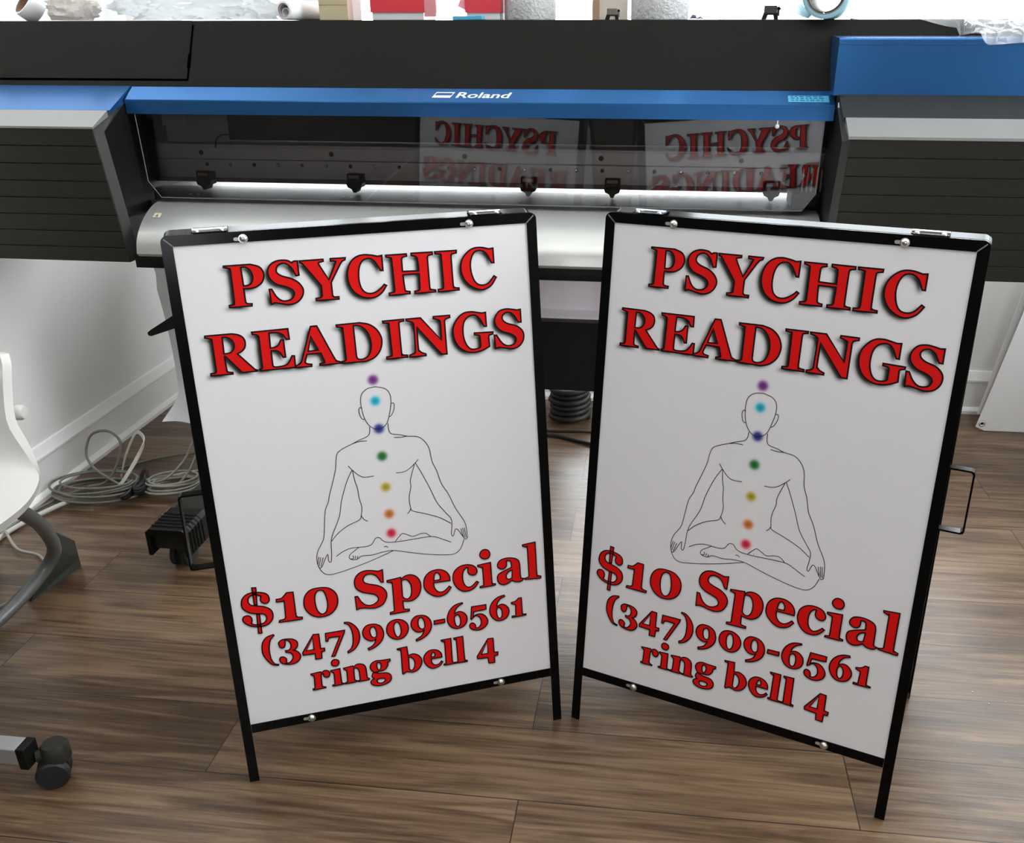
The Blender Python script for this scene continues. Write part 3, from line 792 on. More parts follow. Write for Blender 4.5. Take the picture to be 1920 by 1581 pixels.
PU0, PU1, PV0, PV1 = -10.0, 595.0, -12.0, 898.0     # sheet edges, tucked behind the frame


def raster(glyphs, res, x0, x1, y0, y1):
    nx, ny = int(round((x1 - x0) / res)), int(round((y1 - y0) / res))
    img = np.zeros((ny, nx), np.float32)
    xs = x0 + (np.arange(nx) + .5) * res
    for g in glyphs:
        E = []
        for c in g:
            c = np.array(c)
            E.append(np.hstack([c, np.roll(c, -1, 0)]))
        E = np.vstack(E)
        for j in range(max(0, int((E[:, 1].min() - y0) / res)), min(ny, int((E[:, 1].max() - y0) / res) + 1)):
            y = y0 + (j + .5) * res
            m_ = (E[:, 1] <= y) != (E[:, 3] <= y)
            if not m_.any():
                continue
            e = E[m_]
            xi = np.sort(e[:, 0] + (y - e[:, 1]) / (e[:, 3] - e[:, 1]) * (e[:, 2] - e[:, 0]))
            for a, b in zip(xi[0::2], xi[1::2]):
                img[j, (xs >= a) & (xs < b)] = 1
    return img


def blur(img, s):
    r = int(3 * s) + 1
    k = np.exp(-0.5 * (np.arange(-r, r + 1) / s) ** 2)
    k /= k.sum()
    img = np.apply_along_axis(lambda v: np.convolve(v, k, 'same'), 1, img)
    return np.apply_along_axis(lambda v: np.convolve(v, k, 'same'), 0, img)


def printed_colours():
    """soft-edged ink of the print: drop shadows of the lettering and the seven coloured dots"""
    res = 1.0
    top = blur(raster(GLY[:N_TOP], res, PU0, PU1, PV0, PV1), 3.0)
    low = blur(raster(GLY[N_TOP:], res, PU0, PU1, PV0, PV1), 1.7)
    top = np.roll(np.roll(top, -6, 1), -4, 0) * 1.0
    low = np.roll(np.roll(low, 0, 1), -2, 0) * 0.90
    sh = np.maximum(top, low)
    col = np.ones(sh.shape + (3,), np.float32) * np.array((0.80, 0.785, 0.812))
    ink = np.array((0.022, 0.024, 0.016))
    a = np.clip(sh * 1.2, 0, 1)[..., None]
    col = col * (1 - a) + ink * a
    yy, xx = np.mgrid[0:sh.shape[0], 0:sh.shape[1]]
    U, V = PU0 + (xx + .5) * res, PV0 + (yy + .5) * res
    hues = [(0.20, 0.025, 0.26), (0.02, 0.50, 0.66), (0.02, 0.03, 0.28), (0.005, 0.19, 0.03), (0.52, 0.42, 0.04), (0.66, 0.20, 0.035), (0.72, 0.02, 0.07)]
    for (du, dv), h in zip(DOT, hues):
        d = np.hypot(U - du, V - dv)
        a = (1 / (1 + np.exp((d - 9.3) / 1.25)))[..., None]
        dark = np.array(h) * (0.55 + 0.65 * np.clip(d / 9, 0, 1))[..., None]
        col = col * (1 - a * 0.985) + dark * a * 0.985
    return col, res


def make_panel_mesh():
    col, res = printed_colours()
    st = 2.0
    nu, nv = int((PU1 - PU0) / st), int((PV1 - PV0) / st)
    us = np.linspace(PU0, PU1, nu + 1)
    vs = np.linspace(PV0, PV1, nv + 1)
    X, Z = np.meshgrid(us, vs)
    n_front = X.size
    front = np.stack([X.ravel() / 1000, np.zeros(n_front), Z.ravel() / 1000], 1)
    back = np.array([(PU0, 4, PV0), (PU1, 4, PV0), (PU1, 4, PV1), (PU0, 4, PV1)], float) / 1000
    corner = np.array([(PU0, 0, PV0), (PU1, 0, PV0), (PU1, 0, PV1), (PU0, 0, PV1)], float) / 1000
    co = np.vstack([front, back, corner])
    i, j = np.meshgrid(np.arange(nu), np.arange(nv))
    a = (j * (nu + 1) + i).ravel()
    quads = np.stack([a, a + 1, a + nu + 2, a + nu + 1], 1)
    B, K = n_front, n_front + 4
    extra = np.array([(B, B + 3, B + 2, B + 1), (K, B, B + 1, K + 1), (K + 1, B + 1, B + 2, K + 2), (K + 2, B + 2, B + 3, K + 3), (K + 3, B + 3, B, K)])
    faces = np.vstack([quads, extra])
    me = bpy.data.meshes.new('sign_panel')
    me.vertices.add(len(co)); me.vertices.foreach_set('co', co.ravel())
    me.loops.add(faces.size); me.loops.foreach_set('vertex_index', faces.ravel().astype(np.int32))
    me.polygons.add(len(faces))
    me.polygons.foreach_set('loop_start', (np.arange(len(faces)) * 4).astype(np.int32))
    me.update(calc_edges=True)
    at = me.color_attributes.new('Ink', 'FLOAT_COLOR', 'POINT')
    pj = np.clip(((Z.ravel() - PV0) / res).astype(int), 0, col.shape[0] - 1)
    pi = np.clip(((X.ravel() - PU0) / res).astype(int), 0, col.shape[1] - 1)
    c = np.ones((len(co), 4), np.float32)
    c[:, :3] = (0.80, 0.785, 0.812)
    c[:n_front, :3] = col[pj, pi]
    at.data.foreach_set('color', c.ravel())
    me.materials.append(M_PANEL)
    me.validate()
    return me


def add_ribbon(bm, pts, w, y, closed, mi):
    """flat line of width w (mm) along pts"""
    P = [Vector((p[0], p[1])) for p in pts]
    n = len(P)
    L = []
    R = []
    for i in range(n):
        a = P[i - 1] if (i or closed) else None
        b = P[(i + 1) % n] if (i < n - 1 or closed) else None
        d1 = (P[i] - a).normalized() if a is not None else None
        d2 = (b - P[i]).normalized() if b is not None else None
        d1 = d1 or d2
        d2 = d2 or d1
        n1, n2 = Vector((-d1.y, d1.x)), Vector((-d2.y, d2.x))
        mm = n1 + n2
        mm = mm.normalized() if mm.length > 1e-4 else n1
        k = min(1.6, 1 / max(0.3, mm.dot(n1)))
        L.append(P[i] + mm * (w / 2 * k))
        R.append(P[i] - mm * (w / 2 * k))
    vl = [bm.verts.new((p.x / 1000, y, p.y / 1000)) for p in L]
    vr = [bm.verts.new((p.x / 1000, y, p.y / 1000)) for p in R]
    for i in range(n if closed else n - 1):
        j = (i + 1) % n
        f = bm.faces.new((vr[i], vr[j], vl[j], vl[i]))
        f.material_index = mi


def make_lettering_mesh(name, i0, i1):
    bm = bmesh.new()
    for gi, g in enumerate(GLY):
        if not i0 <= gi < i1:
            continue
        loops = [[Vector((a / 1000, -0.0003, b / 1000)) for a, b in c] for c in g]
        flat = [v for l in loops for v in l]
        vs = [bm.verts.new(v) for v in flat]
        for t in tessellate_polygon(loops):
            try:
                f = bm.faces.new([vs[k] for k in t])
            except ValueError:
                continue
            f.normal_update()
            if f.normal.y > 0:
                f.normal_flip()
        for c in g:
            add_ribbon(bm, c, 2.7 if gi < N_TOP else 2.35, -0.0005, True, 1)
    bmesh.ops.recalc_face_normals(bm, faces=[f for f in bm.faces if f.material_index == 1])
    for f in bm.faces:
        f.normal_update()
        if f.normal.y > 0:
            f.normal_flip()
    me = bpy.data.meshes.new(name)
    bm.to_mesh(me); bm.free()
    me.materials.append(M_RED); me.materials.append(M_INK)
    return me


def make_figure_mesh():
    bm = bmesh.new()
    for l in FIG:
        add_ribbon(bm, l, 1.3, -0.0004, False, 0)
    for f in bm.faces:
        f.normal_update()
        if f.normal.y > 0:
            f.normal_flip()
    me = bpy.data.meshes.new('line_drawing')
    bm.to_mesh(me); bm.free()
    me.materials.append(M_LINE)
    return me


ME_PANEL, ME_FIG = make_panel_mesh(), make_figure_mesh()
ME_HEAD, ME_TEXT = make_lettering_mesh('headline_lettering', 0, N_TOP), make_lettering_mesh('contact_lettering', N_TOP, len(GLY))

# ------------------------------------------------------------------ folding A-frame signs
SW, SH, EXT, BAR, DEPTH = 0.585, 0.886, 0.1222, 0.0175, 0.022


def link(name, me, parent):
    o = bpy.data.objects.new(name, me)
    COL.objects.link(o)
    o.parent = parent
    return o


def frame_half(root, side, M):
    """one leaning half; local u, y (0 = front face, + inwards), v from the floor; M puts it in the sign"""
    H = EXT + SH
    x0, x1, zt = -BAR, SW + BAR, H + BAR
    t = 0.002
    rc = 0.011
    arc = [(rc - rc * math.cos(a), rc - rc * math.sin(a)) for a in [i * PI / 4 / 5 for i in range(6)]]   # from the side up to 45 deg

    def leg(mir):
        fx = (lambda x: x) if not mir else (lambda x: SW - x)
        face = [(0.0, 0.0), (0.0, H)]
        k = arc[-1]
        face += [(x0 + a, zt - b) for a, b in arc[::-1]]
        face += [(x0, 0.0)]
        bm = bmesh.new()
        add_prism(bm, [(fx(a), b) for a, b in face], 'y', 0, t)
        add_prism(bm, [(fx(a), b) for a, b in [(x0, 0.004), (x0 + t, 0.004), (x0 + t, zt - rc), (x0, zt - rc)]], 'y', t, DEPTH)
        # rubber-dipped tip is the same black
        bm.transform(M)
        return new_mesh_object('leg', bm, M_FRAME, root)
    leg(False); leg(True)
    bm = bmesh.new()
    g = 0.0012
    face = [(g, H), (SW - g, H)]
    face += [(x1 - a + g * 0, zt - b) for a, b in [(q, p) for p, q in []]]
    up = [(x0 + b, zt - a) for a, b in arc]          # mirror of the corner arc onto the top edge
    face += [(SW - (x + g), z) for x, z in up[::-1]] + [(x + g, z) for x, z in up]
    face = [(g, H), (SW - g, H)] + [(SW - x - g, z) for x, z in up[::-1]] + [(x + g, z) for x, z in up]
    add_prism(bm, face, 'y', 0, t)
    add_box(bm, x0 + rc, x1 - rc, t, DEPTH, zt - t, zt)
    for mir in (0, 1):                                # rounded outer corner of the turned-back flange
        pts = [(rc - rc * math.cos(a), rc - rc * math.sin(a)) for a in [i * PI / 2 / 8 for i in range(9)]]
        inn = [(rc - (rc - t) * math.cos(a), rc - (rc - t) * math.sin(a)) for a in [i * PI / 2 / 8 for i in range(9)]]
        poly = [(x0 + a, zt - b) for a, b in pts] + [(x0 + a, zt - b) for a, b in inn[::-1]]
        if mir:
            poly = [(SW - a, b) for a, b in poly]
        for q in range(8):
            quad = [poly[q], poly[q + 1], poly[16 - q], poly[17 - q]]
            add_prism(bm, quad, 'y', t, DEPTH)
    bm.transform(M)
    new_mesh_object('top_rail', bm, M_FRAME, root)
    bm = bmesh.new()
    add_box(bm, 0.0005, SW - 0.0005, 0, t, EXT - BAR, EXT)
    add_box(bm, 0.0005, SW - 0.0005, t, DEPTH, EXT - BAR, EXT - BAR + t)
    bm.transform(M)
    new_mesh_object('bottom_rail', bm, M_FRAME, root)
    # light seam where the corners are mitred
    for mir in (0, 1):
        a, b = Vector((0.0006, H + 0.0004)), Vector((-BAR * 0.72, H + BAR * 0.72))
        d = (b - a).normalized(); nn = Vector((-d.y, d.x)) * 0.0009
        q = [a + nn, b + nn, b - nn, a - nn]
        q = [((p.x if not mir else SW - p.x), p.y) for p in q]
        bm = bmesh.new()
        add_prism(bm, q, 'y', -0.0004, 0.0012)
        bm.transform(M)
        new_mesh_object('corner_seam', bm, M_GRAYP, root)
    # panel
    p = link(side + '_panel', ME_PANEL, root)
    p.matrix_local = M @ Matrix.Translation((0, 0.0022, EXT))
    link('headline_lettering', ME_HEAD, p)
    link('contact_lettering', ME_TEXT, p)
    link('line_drawing', ME_FIG, p)
    # bolts with a slot showing beside each
    for (u, v) in ((0.109, H + 0.0055), (0.482, H + 0.0055), (0.111, EXT - 0.0085), (0.481, EXT - 0.0085)):
        bt = lathe_bm([(0, -0.0062), (0.0028, -0.0058), (0.0050, -0.0045), (0.0060, -0.0024), (0.0062, -0.0022)], 20, M @ Matrix.Translation((u, 0, v)) @ Matrix.Rotation(-PI / 2, 4, 'X') @ Matrix.Scale(1, 4, (0, 0, 1)))
        add_lathe(bt, [(0.0, -0.0022), (0.0074, -0.0018), (0.0076, 0.0), (0.0, 0.0002)], 20, M @ Matrix.Translation((u, 0, v)) @ Matrix.Rotation(-PI / 2, 4, 'X'))
        bmesh.ops.recalc_face_normals(bt, faces=bt.faces[:])
        b = new_mesh_object('bolt', bt, M_STEEL, root, smooth=40)
        sl = bmesh.new()
        pts = [(u - 0.0125 + 0.0028 * math.cos(a), v + 0.0028 * math.sin(a)) for a in [PI / 2 + i * PI / 8 for i in range(9)]] + [(u - 0.004, v - 0.0028), (u - 0.004, v + 0.0028)]
        add_prism(sl, pts, 'y', -0.0004, 0.0008)
        sl.transform(M)
        new_mesh_object('slot', sl, M_SILVER, b)
    # square plug at the foot of each leg is part of the leg itself


def a_frame(label, x, y, yaw, tf, tr, handle_side, hv0, hv1, hdepth, hy, rack=0.0):
    root = thing('a_frame_sign', label, 'sign', (x, y, 0), (0, 0, yaw), 'black framed folding sidewalk signs')
    top = (EXT + SH + BAR)
    MF = Matrix.Rotation(-tf, 4, 'X')          # front half leans back
    frame_half(root, 'front', MF)
    yt = math.sin(tf) * top
    zt = math.cos(tf) * top
    # rear half: mirrored about the ridge
    gap = 2 * DEPTH * math.cos(tf) + 0.006
    yr = yt + gap + math.sin(tr) * (zt / math.cos(tr))
    MR = Matrix.Translation((SW, yr, 0)) @ Matrix.Rotation(PI, 4, 'Z') @ Matrix.Rotation(-tr, 4, 'X') @ Matrix.Scale(zt / math.cos(tr) / top, 4, (0, 0, 1))
    rk = Matrix.Identity(4)                     # the back half is racked a little out of square
    rk[0][2], rk[0][3] = rack, -rack * top
    frame_half(root, 'rear', MR @ rk)
    # two hinges bridging the ridge
    for u in (0.030, 0.488):
        bm = bmesh.new()
        add_box(bm, u, u + 0.055, yt + 0.004, yt + gap - 0.004, zt + 0.0002, zt + 0.0016)
        add_tube(bm, [(u, yt + gap / 2, zt + 0.002), (u + 0.055, yt + gap / 2, zt + 0.002)], 0.0026, 10, 1)
        for q in (0.008, 0.047):
            add_lathe(bm, [(0.004, 0), (0.0035, 0.002), (0, 0.003)], 12, Matrix.Translation((u + q, yt + 0.012, zt + 0.0016)), 1)
        new_mesh_object('hinge', bm, [M_FRAME, M_STEEL], root, smooth=40)
    # strap handle on one side
    s = -1 if handle_side == 'left' else 1
    xa = (-BAR if s < 0 else SW + BAR)
    def P(v, out, y):
        return MF @ Vector((xa + s * out, y, v + EXT))
    bm = bmesh.new()
    w, t = 0.021, 0.003
    path = [(0.0, hv1), (hdepth - 0.006, hv1), (hdepth - 0.0015, hv1 - 0.0015), (hdepth, hv1 - 0.006), (hdepth, hv0 + 0.006), (hdepth - 0.0015, hv0 + 0.0015), (hdepth - 0.006, hv0), (0.0, hv0)]
    inner = [(0.0, hv1 - t), (hdepth - 0.006, hv1 - t), (hdepth - t, hv1 - 0.007), (hdepth - t, hv1 - 0.0075), (hdepth - t, hv0 + 0.0075), (hdepth - t, hv0 + 0.007), (hdepth - 0.006, hv0 + t), (0.0, hv0 + t)]
    rows = []
    for (o1, v1), (o2, v2) in zip(path, inner):
        rows.append([P(v1, o1, hy), P(v1, o1, hy + w), P(v2, o2, hy + w), P(v2, o2, hy)])
    V = [[bm.verts.new(p) for p in r] for r in rows]
    for a, b in zip(V[:-1], V[1:]):
        for k in range(4):
            bm.faces.new((a[k], a[(k + 1) % 4], b[(k + 1) % 4], b[k]))
    bm.faces.new(V[0][::-1]); bm.faces.new(V[-1])
    bmesh.ops.recalc_face_normals(bm, faces=bm.faces[:])
    new_mesh_object('handle', bm, M_FRAME, root)
    return root


a_frame('black framed psychic readings sign turned slightly right, its handle next to the coiled cables', -0.7280 - 0.0006, 1.2313, 0.3949, 0.1339, 0.178, 'left', 0.325, 0.466, 0.041, 0.003)
a_frame('black framed psychic readings sign turned slightly left, its handle near the white banner', -0.1362, 1.4643, -0.3331, 0.1477, 0.176, 'right', 0.440, 0.548, 0.038, 0.003, 0.004)

# ------------------------------------------------------------------ wide-format printer
PR = thing('wide_format_printer', 'wide blue and charcoal inkjet printer with clear front cover behind the two signs', 'printer')
_a = -0.0118                                        # the machine stands a hair out of level
PR.matrix_world = Matrix(((math.cos(_a), 0, -math.sin(_a), -0.45), (0, 1, 0, 2.25), (math.sin(_a), 0, math.cos(_a), 0), (0, 0, 0, 1)))
XL, XR = -1.345, 1.33           # outer ends
PL, PRX = -0.893, 0.808         # inner faces of the end housings


def part(name, bm, mt, smooth=None, parent=PR):
    return new_mesh_object(name, bm, mt, parent, smooth)


# top hood: sloped front, flat top, back drop; open below
hood = [(0.0, 1.182), (0.083, 1.331), (0.43, 1.331), (0.462, 1.30), (0.462, 1.045), (0.450, 1.045), (0.450, 1.292), (0.425, 1.317), (0.092, 1.317), (0.014, 1.178)]
part('top_hood', prism_bm(hood, 'x', XL, XR), M_HOOD)
# maintenance lid let into the hood on one side: raised by a millimetre with dark gap lines round it
sl = Vector((0, 0.083, 0.149)).normalized()
nrm = Vector((0, -0.149, 0.083)).normalized()
def onslope(x, s, h):
    p = Vector((x, 0.0, 1.182)) + sl * s + nrm * h
    return p
SLEN = math.hypot(0.083, 0.149)
bm = bmesh.new()
def slab(x0, x1, s0, s1, h0, h1):
    v = [bm.verts.new(onslope(x, s, h)) for h in (h0, h1) for x, s in ((x0, s0), (x1, s0), (x1, s1), (x0, s1))]
    for q in ((0, 3, 2, 1), (4, 5, 6, 7), (0, 1, 5, 4), (1, 2, 6, 5), (2, 3, 7, 6), (3, 0, 4, 7)):
        bm.faces.new([v[k] for k in q])
slab(XL + 0.004, LIDX, 0.020, SLEN - 0.001, -0.002, 0.0012)
lid = part('maintenance_lid', bm, M_HOOD)
bm = bmesh.new()
slab(XL + 0.004, LIDX + 0.004, 0.0145, 0.020, -0.002, 0.0005)
slab(LIDX, LIDX + 0.005, 0.0155, SLEN - 0.012, -0.002, 0.0004)
slab(LIDX - 0.002, LIDX + 0.006, 0.048, 0.084, -0.002, 0.0016)
part('lid_gap', bm, M_GAP, parent=lid)

# blue front beam above the opening
beam = [(-0.001, 1.1815), (-0.0450, 1.1548), (-0.0458, 1.152), (-0.0450, 1.1212), (-0.037, 1.1212), (-0.037, 1.147), (0.012, 1.174)]
fb = part('front_beam', prism_bm(beam, 'x', PL + 0.004, PRX - 0.004), M_BLUE)
# lettering and emblem on the sloped top of the beam
bs = (Vector((0, -0.001, 1.1815)) - Vector((0, -0.045, 1.1548)))
bsl = bs.length
bsd = bs.normalized()
bn = Vector((0, -bsd.z, bsd.y))
def onbeam(x, s, h=0.0006):
    return Vector((x, -0.045, 1.1548)) + bsd * s + bn * h
cu = bpy.data.curves.new('brand_text', 'FONT')
cu.body = 'Roland'
cu.size = 1.0
cu.offset = 0.018
cu.shear = 0.2
tmp = bpy.data.objects.new('brand_text', cu)
COL.objects.link(tmp)
bpy.context.view_layer.update()
me = bpy.data.meshes.new_from_object(tmp.evaluated_get(bpy.context.evaluated_depsgraph_get()))
bpy.data.objects.remove(tmp); bpy.data.curves.remove(cu)
bm = bmesh.new(); bm.from_mesh(me); bpy.data.meshes.remove(me)
x_0 = min(v.co.x for v in bm.verts); x_1 = max(v.co.x for v in bm.verts)
y_0 = min(v.co.y for v in bm.verts); y_1 = max(v.co.y for v in bm.verts)
LS0, LS1 = bsl * 0.30, bsl * 0.72
for v in bm.verts:
    v.co = onbeam(LOGO[2] + (v.co.x - x_0) / (x_1 - x_0) * (LOGO[3] - LOGO[2]), LS0 + (v.co.y - y_0) / (y_1 - y_0) * (LS1 - LS0))
def beam_quad(bm, q, h=0.0006):
    bm.faces.new([bm.verts.new(onbeam(x, s, h)) for x, s in q])
ea, eb = LOGO[0], LOGO[1]
k = 0.009
def em(u, s):                                        # slanted emblem coordinates
    return (ea + u * (eb - ea - k) + k * s, LS0 + s * (LS1 - LS0))
for q in ((0, 0, 1, .42), (0, .84, 1, 1), (0, .42, .05, .84), (.95, .42, 1, .84)):
    beam_quad(bm, [em(q[0], q[1]), em(q[2], q[1]), em(q[2], q[3]), em(q[0], q[3])])
for f in bm.faces:
    f.normal_update()
    if f.normal.z < 0:
        f.normal_flip()
part('logo_lettering', bm, M_WINK, parent=fb)
# sticker on the beam
bm = bmesh.new()
beam_quad(bm, [(STK[0], bsl * .20), (STK[1], bsl * .20), (STK[1], bsl * .66), (STK[0], bsl * .66)], 0.0004)
st = part('sticker', bm, M_CYAN, parent=fb)
bm = bmesh.new()
for s in (.30, .44, .57):
    x = STK[0] + 0.006
    while x < STK[1] - 0.01:
        w = random.uniform(0.004, 0.013)
        beam_quad(bm, [(x, bsl * s), (min(x + w, STK[1] - 0.004), bsl * s), (min(x + w, STK[1] - 0.004), bsl * (s + .045)), (x, bsl * (s + .045))], 0.0007)
        x += w + 0.004
part('fine_print', bm, M_BLUE, parent=st)

# clear front cover
YT, ZT, YB, ZB = -0.041, 1.1214, -0.0305, 0.917
def cov(x, t, h):
    return Vector((x, YT + (YB - YT) * t + h, ZT + (ZB - ZT) * t))
outline = [(PL + 0.022, 0.0), (PL + 0.022, 0.80), (PL + 0.05, 1.0), (PRX - 0.05, 1.0), (PRX - 0.022, 0.80), (PRX - 0.022, 0.0)]
bm = bmesh.new()
bm.faces.new([bm.verts.new(cov(x, t, 0)) for x, t in outline])
gl = part('clear_cover', bm, M_COVER)
bm = bmesh.new()
edge = [cov(x, t, -0.001) for x, t in outline]
add_tube(bm, edge, 0.0011, 6)
part('cover_edge', bm, M_GRAYP, parent=gl)
bm = bmesh.new()
add_lathe(bm, [(0, 0.008), (0.004, 0.007), (0.005, 0.003), (0.003, 0.0)], 14, axis_mtx(cov(KNOBX, 0.065, 0), (0, -1, 0)))
add_tube(bm, [cov(KNOBX, 0.0, -0.003), cov(KNOBX, 0.06, -0.003)], 0.0012, 6)
bmesh.ops.recalc_face_normals(bm, faces=bm.faces[:])
part('cover_screw', bm, M_VINYL, parent=gl)

# interior
part('inner_wall', box_bm(-1.03, -0.985, 0.022, 0.44, 0.80, 1.17), M_BLACK)
part('inner_wall', box_bm(0.85, 0.895, 0.022, 0.44, 0.80, 1.17), M_BLACK)
IX0, IX1 = -0.985, 0.85
part('end_body', box_bm(XL + 0.01, -1.031, 0.021, 0.44, 0.77, 1.17), M_CHAR)
part('end_body', box_bm(0.896, XR - 0.01, 0.021, 0.44, 0.785, 1.17), M_CHAR)
part('inner_back', box_bm(IX0, IX1, 0.40, 0.41, 1.02, 1.31), M_RAILD)
bm = bmesh.new()
add_box(bm, IX0, IX1, 0.20, 0.30, 1.085, 1.115)
add_box(bm, IX0, IX1, 0.235, 0.30, 1.03, 1.085)
part('carriage_beam', bm, M_RAILD)
bm = bmesh.new()
add_box(bm, IX0, IX1, 0.155, 0.26, 0.988, 1.028, bevel=0.003)
add_box(bm, IX0, IX1, 0.150, 0.156, 1.018, 1.021)
rail = part('guide_rail', bm, M_RAIL)
for hx in RAILHOLES:
    part('rail_hole', lathe_bm([(0.0, 0.002), (0.0055, 0.002), (0.0065, 0.0008), (0.0065, 0)], 14, axis_mtx((hx, 0.155, 1.006), (0, -1, 0))), M_RAILD, parent=rail)
bm = bmesh.new()
add_box(bm, IX0, IX1, 0.165, 0.26, 0.956, 0.986)
add_box(bm, IX0, IX1, 0.185, 0.26, 0.936, 0.956)
r2 = part('roller_beam', bm, M_RAIL)
part('roller_beam_groove', box_bm(IX0, IX1, 0.172, 0.26, 0.9855, 0.989), M_BLACK)
x = -0.8078
i = 0
while x < IX1 - 0.1:
    part('screw', lathe_bm([(0, 0.003), (0.0035, 0.0028), (0.005, 0.0015), (0.005, 0)], 12, axis_mtx((x, 0.165, 0.974), (0, -1, 0))), M_STEEL if i % 2 else M_RAILD, parent=r2)
    x += 0.0675
    i += 1
part('reflection_strip', box_bm(IX0, IX1, 0.20, 0.26, 0.921, 0.936), mat('rose_grey_reflection', (0.20, 0.16, 0.16), 0.4, var=0.05))  # strip coloured to stand in for a pinkish reflection
# pinch roller clamps
for hx in CLAMPS:
    bm = bmesh.new()
    add_box(bm, hx - 0.020, hx + 0.020, 0.150, 0.20, 0.930, 0.957, bevel=0.003)
    add_prism(bm, [(hx - 0.022, 0.932), (hx + 0.022, 0.932), (hx + 0.018, 0.921), (hx + 0.008, 0.917), (hx + 0.004, 0.908), (hx - 0.004, 0.908), (hx - 0.008, 0.917), (hx - 0.018, 0.921)], 'y', 0.148, 0.185)
    cl = part('pinch_roller', bm, M_BLACK)
    part('label_plate', box_bm(hx - 0.014, hx + 0.014, 0.1485, 0.1505, 0.945, 0.953), mat('rose_label', (0.30, 0.22, 0.20), 0.5), parent=cl)
    for d in (-0.011, 0.011):
        part('indicator', box_bm(hx + d - 0.003, hx + d + 0.003, 0.085, 0.092, 0.9052, 0.9062), M_VINYL, parent=cl)
# note papers taped inside at one end
bm = bmesh.new()
def pp(px0, px1, z0, z1, y):
    bm.faces.new([bm.verts.new(c) for c in ((px0, y, z0), (px1, y, z0), (px1, y + .004, z1), (px0, y + .004, z1))])
pp(NOTE[0], NOTE[1], 1.034, 1.105, 0.150)
part('taped_note', bm, mat('grey_note', (0.25, 0.25, 0.23), 0.7, var=0.05))
bm = bmesh.new()
pp(NOTE[0] - 0.006, NOTE[0] + 0.06, 1.075, 1.112, 0.146)
part('taped_note', bm, mat('grey_note2', (0.29, 0.29, 0.27), 0.7, var=0.05))
add_b = bmesh.new()
add_tube(add_b, spline([(NOTE[1] + 0.002, 0.145, 1.055), (NOTE[1] - 0.02, 0.143, 1.052), (NOTE[1] - 0.035, 0.143, 1.04), (NOTE[1] - 0.04, 0.145, 1.02)]), 0.0016, 6)
part('wire', add_b, M_BLACK)
# ribbed carriage parked at the other end
bm = bmesh.new()
add_box(bm, CARR - 0.055, CARR + 0.02, 0.06, 0.16, 0.905, 0.945, bevel=0.004)
add_box(bm, CARR - 0.06, CARR + 0.012, 0.09, 0.17, 0.945, 0.999)
for q in range(6):
    add_box(bm, CARR - 0.034 + q * 0.011, CARR - 0.030 + q * 0.011, 0.07, 0.092, 0.945, 1.0 + 0.004 * (q % 2), 1)
part('print_carriage', bm, [M_BLACK, mat('bronze_contacts', (0.25, 0.2, 0.16), 0.4, metal=0.5)])
# platen, seen lit from behind through the media slot
part('platen', box_bm(IX0, IX1, 0.0, 0.232, 0.875, 0.9045), mat('platen_metal', (0.06, 0.06, 0.058), 0.4, spec=0.2, var=0.35, scale=14))
part('media_strip', box_bm(MED[0], MED[1], 0.234, 0.62, 0.8990, 0.9040), M_VINYL)
part('rear_guide', box_bm(IX0, IX1, 0.233, 0.64, 0.870, 0.8985), M_GRAYP)

# apron: a curved silver sheet falling from the platen
prof = [(0.03, 0.908), (-0.015, 0.906), (-0.055, 0.898), (-0.095, 0.880), (-0.128, 0.856), (-0.150, 0.828), (-0.158, 0.800)]
pf = [(p.y, p.z) for p in spline([(0, a, b) for a, b in prof], 6)]
inner = [(a + 0.008, b - 0.008) for a, b in pf]
ap = part('apron', prism_bm(pf + inner[::-1], 'x', -0.862, 0.800), mat('satin_apron', (0.56, 0.56, 0.54), 0.36, metal=0.55, var=0.05, scale=6), smooth=30)
bm = bmesh.new()
SX = -0.838
q = [Vector((SX + dx, a, b)) for dx, a, b in ((0, -0.0995, 0.8795), (0.019, -0.0995, 0.8795), (0.019, -0.0835, 0.8875), (0, -0.0835, 0.8875))]
bm.faces.new([bm.verts.new(p) for p in q])
ws = part('warning_label', bm, M_BEIGE, parent=ap)
bm = bmesh.new()
bm.faces.new([bm.verts.new(p) for p in (Vector((SX + .005, -.0975, .8810)), Vector((SX + .014, -.0975, .8810)), Vector((SX + .0095, -.0855, .8870)))])
part('warning_triangle', bm, mat('ochre_ink', (0.35, 0.2, 0.04), 0.5), parent=ws)
part('apron_bar', box_bm(-0.862, 0.80, -0.150, -0.128, 0.776, 0.801), M_BLACK)
part('bottom_plate', box_bm(PL, PRX, -0.12, 0.44, 0.755, 0.79), M_BLACK)
# pale media guide under the machine, its lip catching the light
bm = bmesh.new()
guide = [(0.05, 0.755), (0.045, 0.70), (0.05, 0.655), (0.06, 0.630), (0.03, 0.618), (0.028, 0.612), (0.068, 0.622), (0.060, 0.66), (0.055, 0.70), (0.06, 0.755)]
add_prism(bm, guide, 'x', -0.70, 0.66)
part('media_guide', bm, M_LILAC, smooth=40)

# end housings
def louvred(y0, z0, y1, z1, n, d=0.003):
    """front profile from top to bottom with V grooves"""
    a, b = Vector((y0, z0)), Vector((y1, z1))
    t = (b - a).normalized()
    nn = Vector((t.y, -t.x))
    if nn.x < 0:
        nn = -nn
    L = (b - a).length
    out = []
    for k in range(1, n + 1):
        s = L * k / (n + 0.9)
        c = a + t * s
        for q in (c - t * 0.0015, c + nn * d, c + t * 0.0015):
            out.append((q.x, q.y))
    return out


def housing(x0, x1, fy, fz, by, bz, n, inner_at):
    pr = [(0.02, 1.175), (0.0, 1.175), (fy, fz)] + louvred(fy, fz, by, bz, n) + [(by, bz), (0.02, bz)]
    return part('end_housing', prism_bm(pr, 'x', x0, x1), M_CHAR)


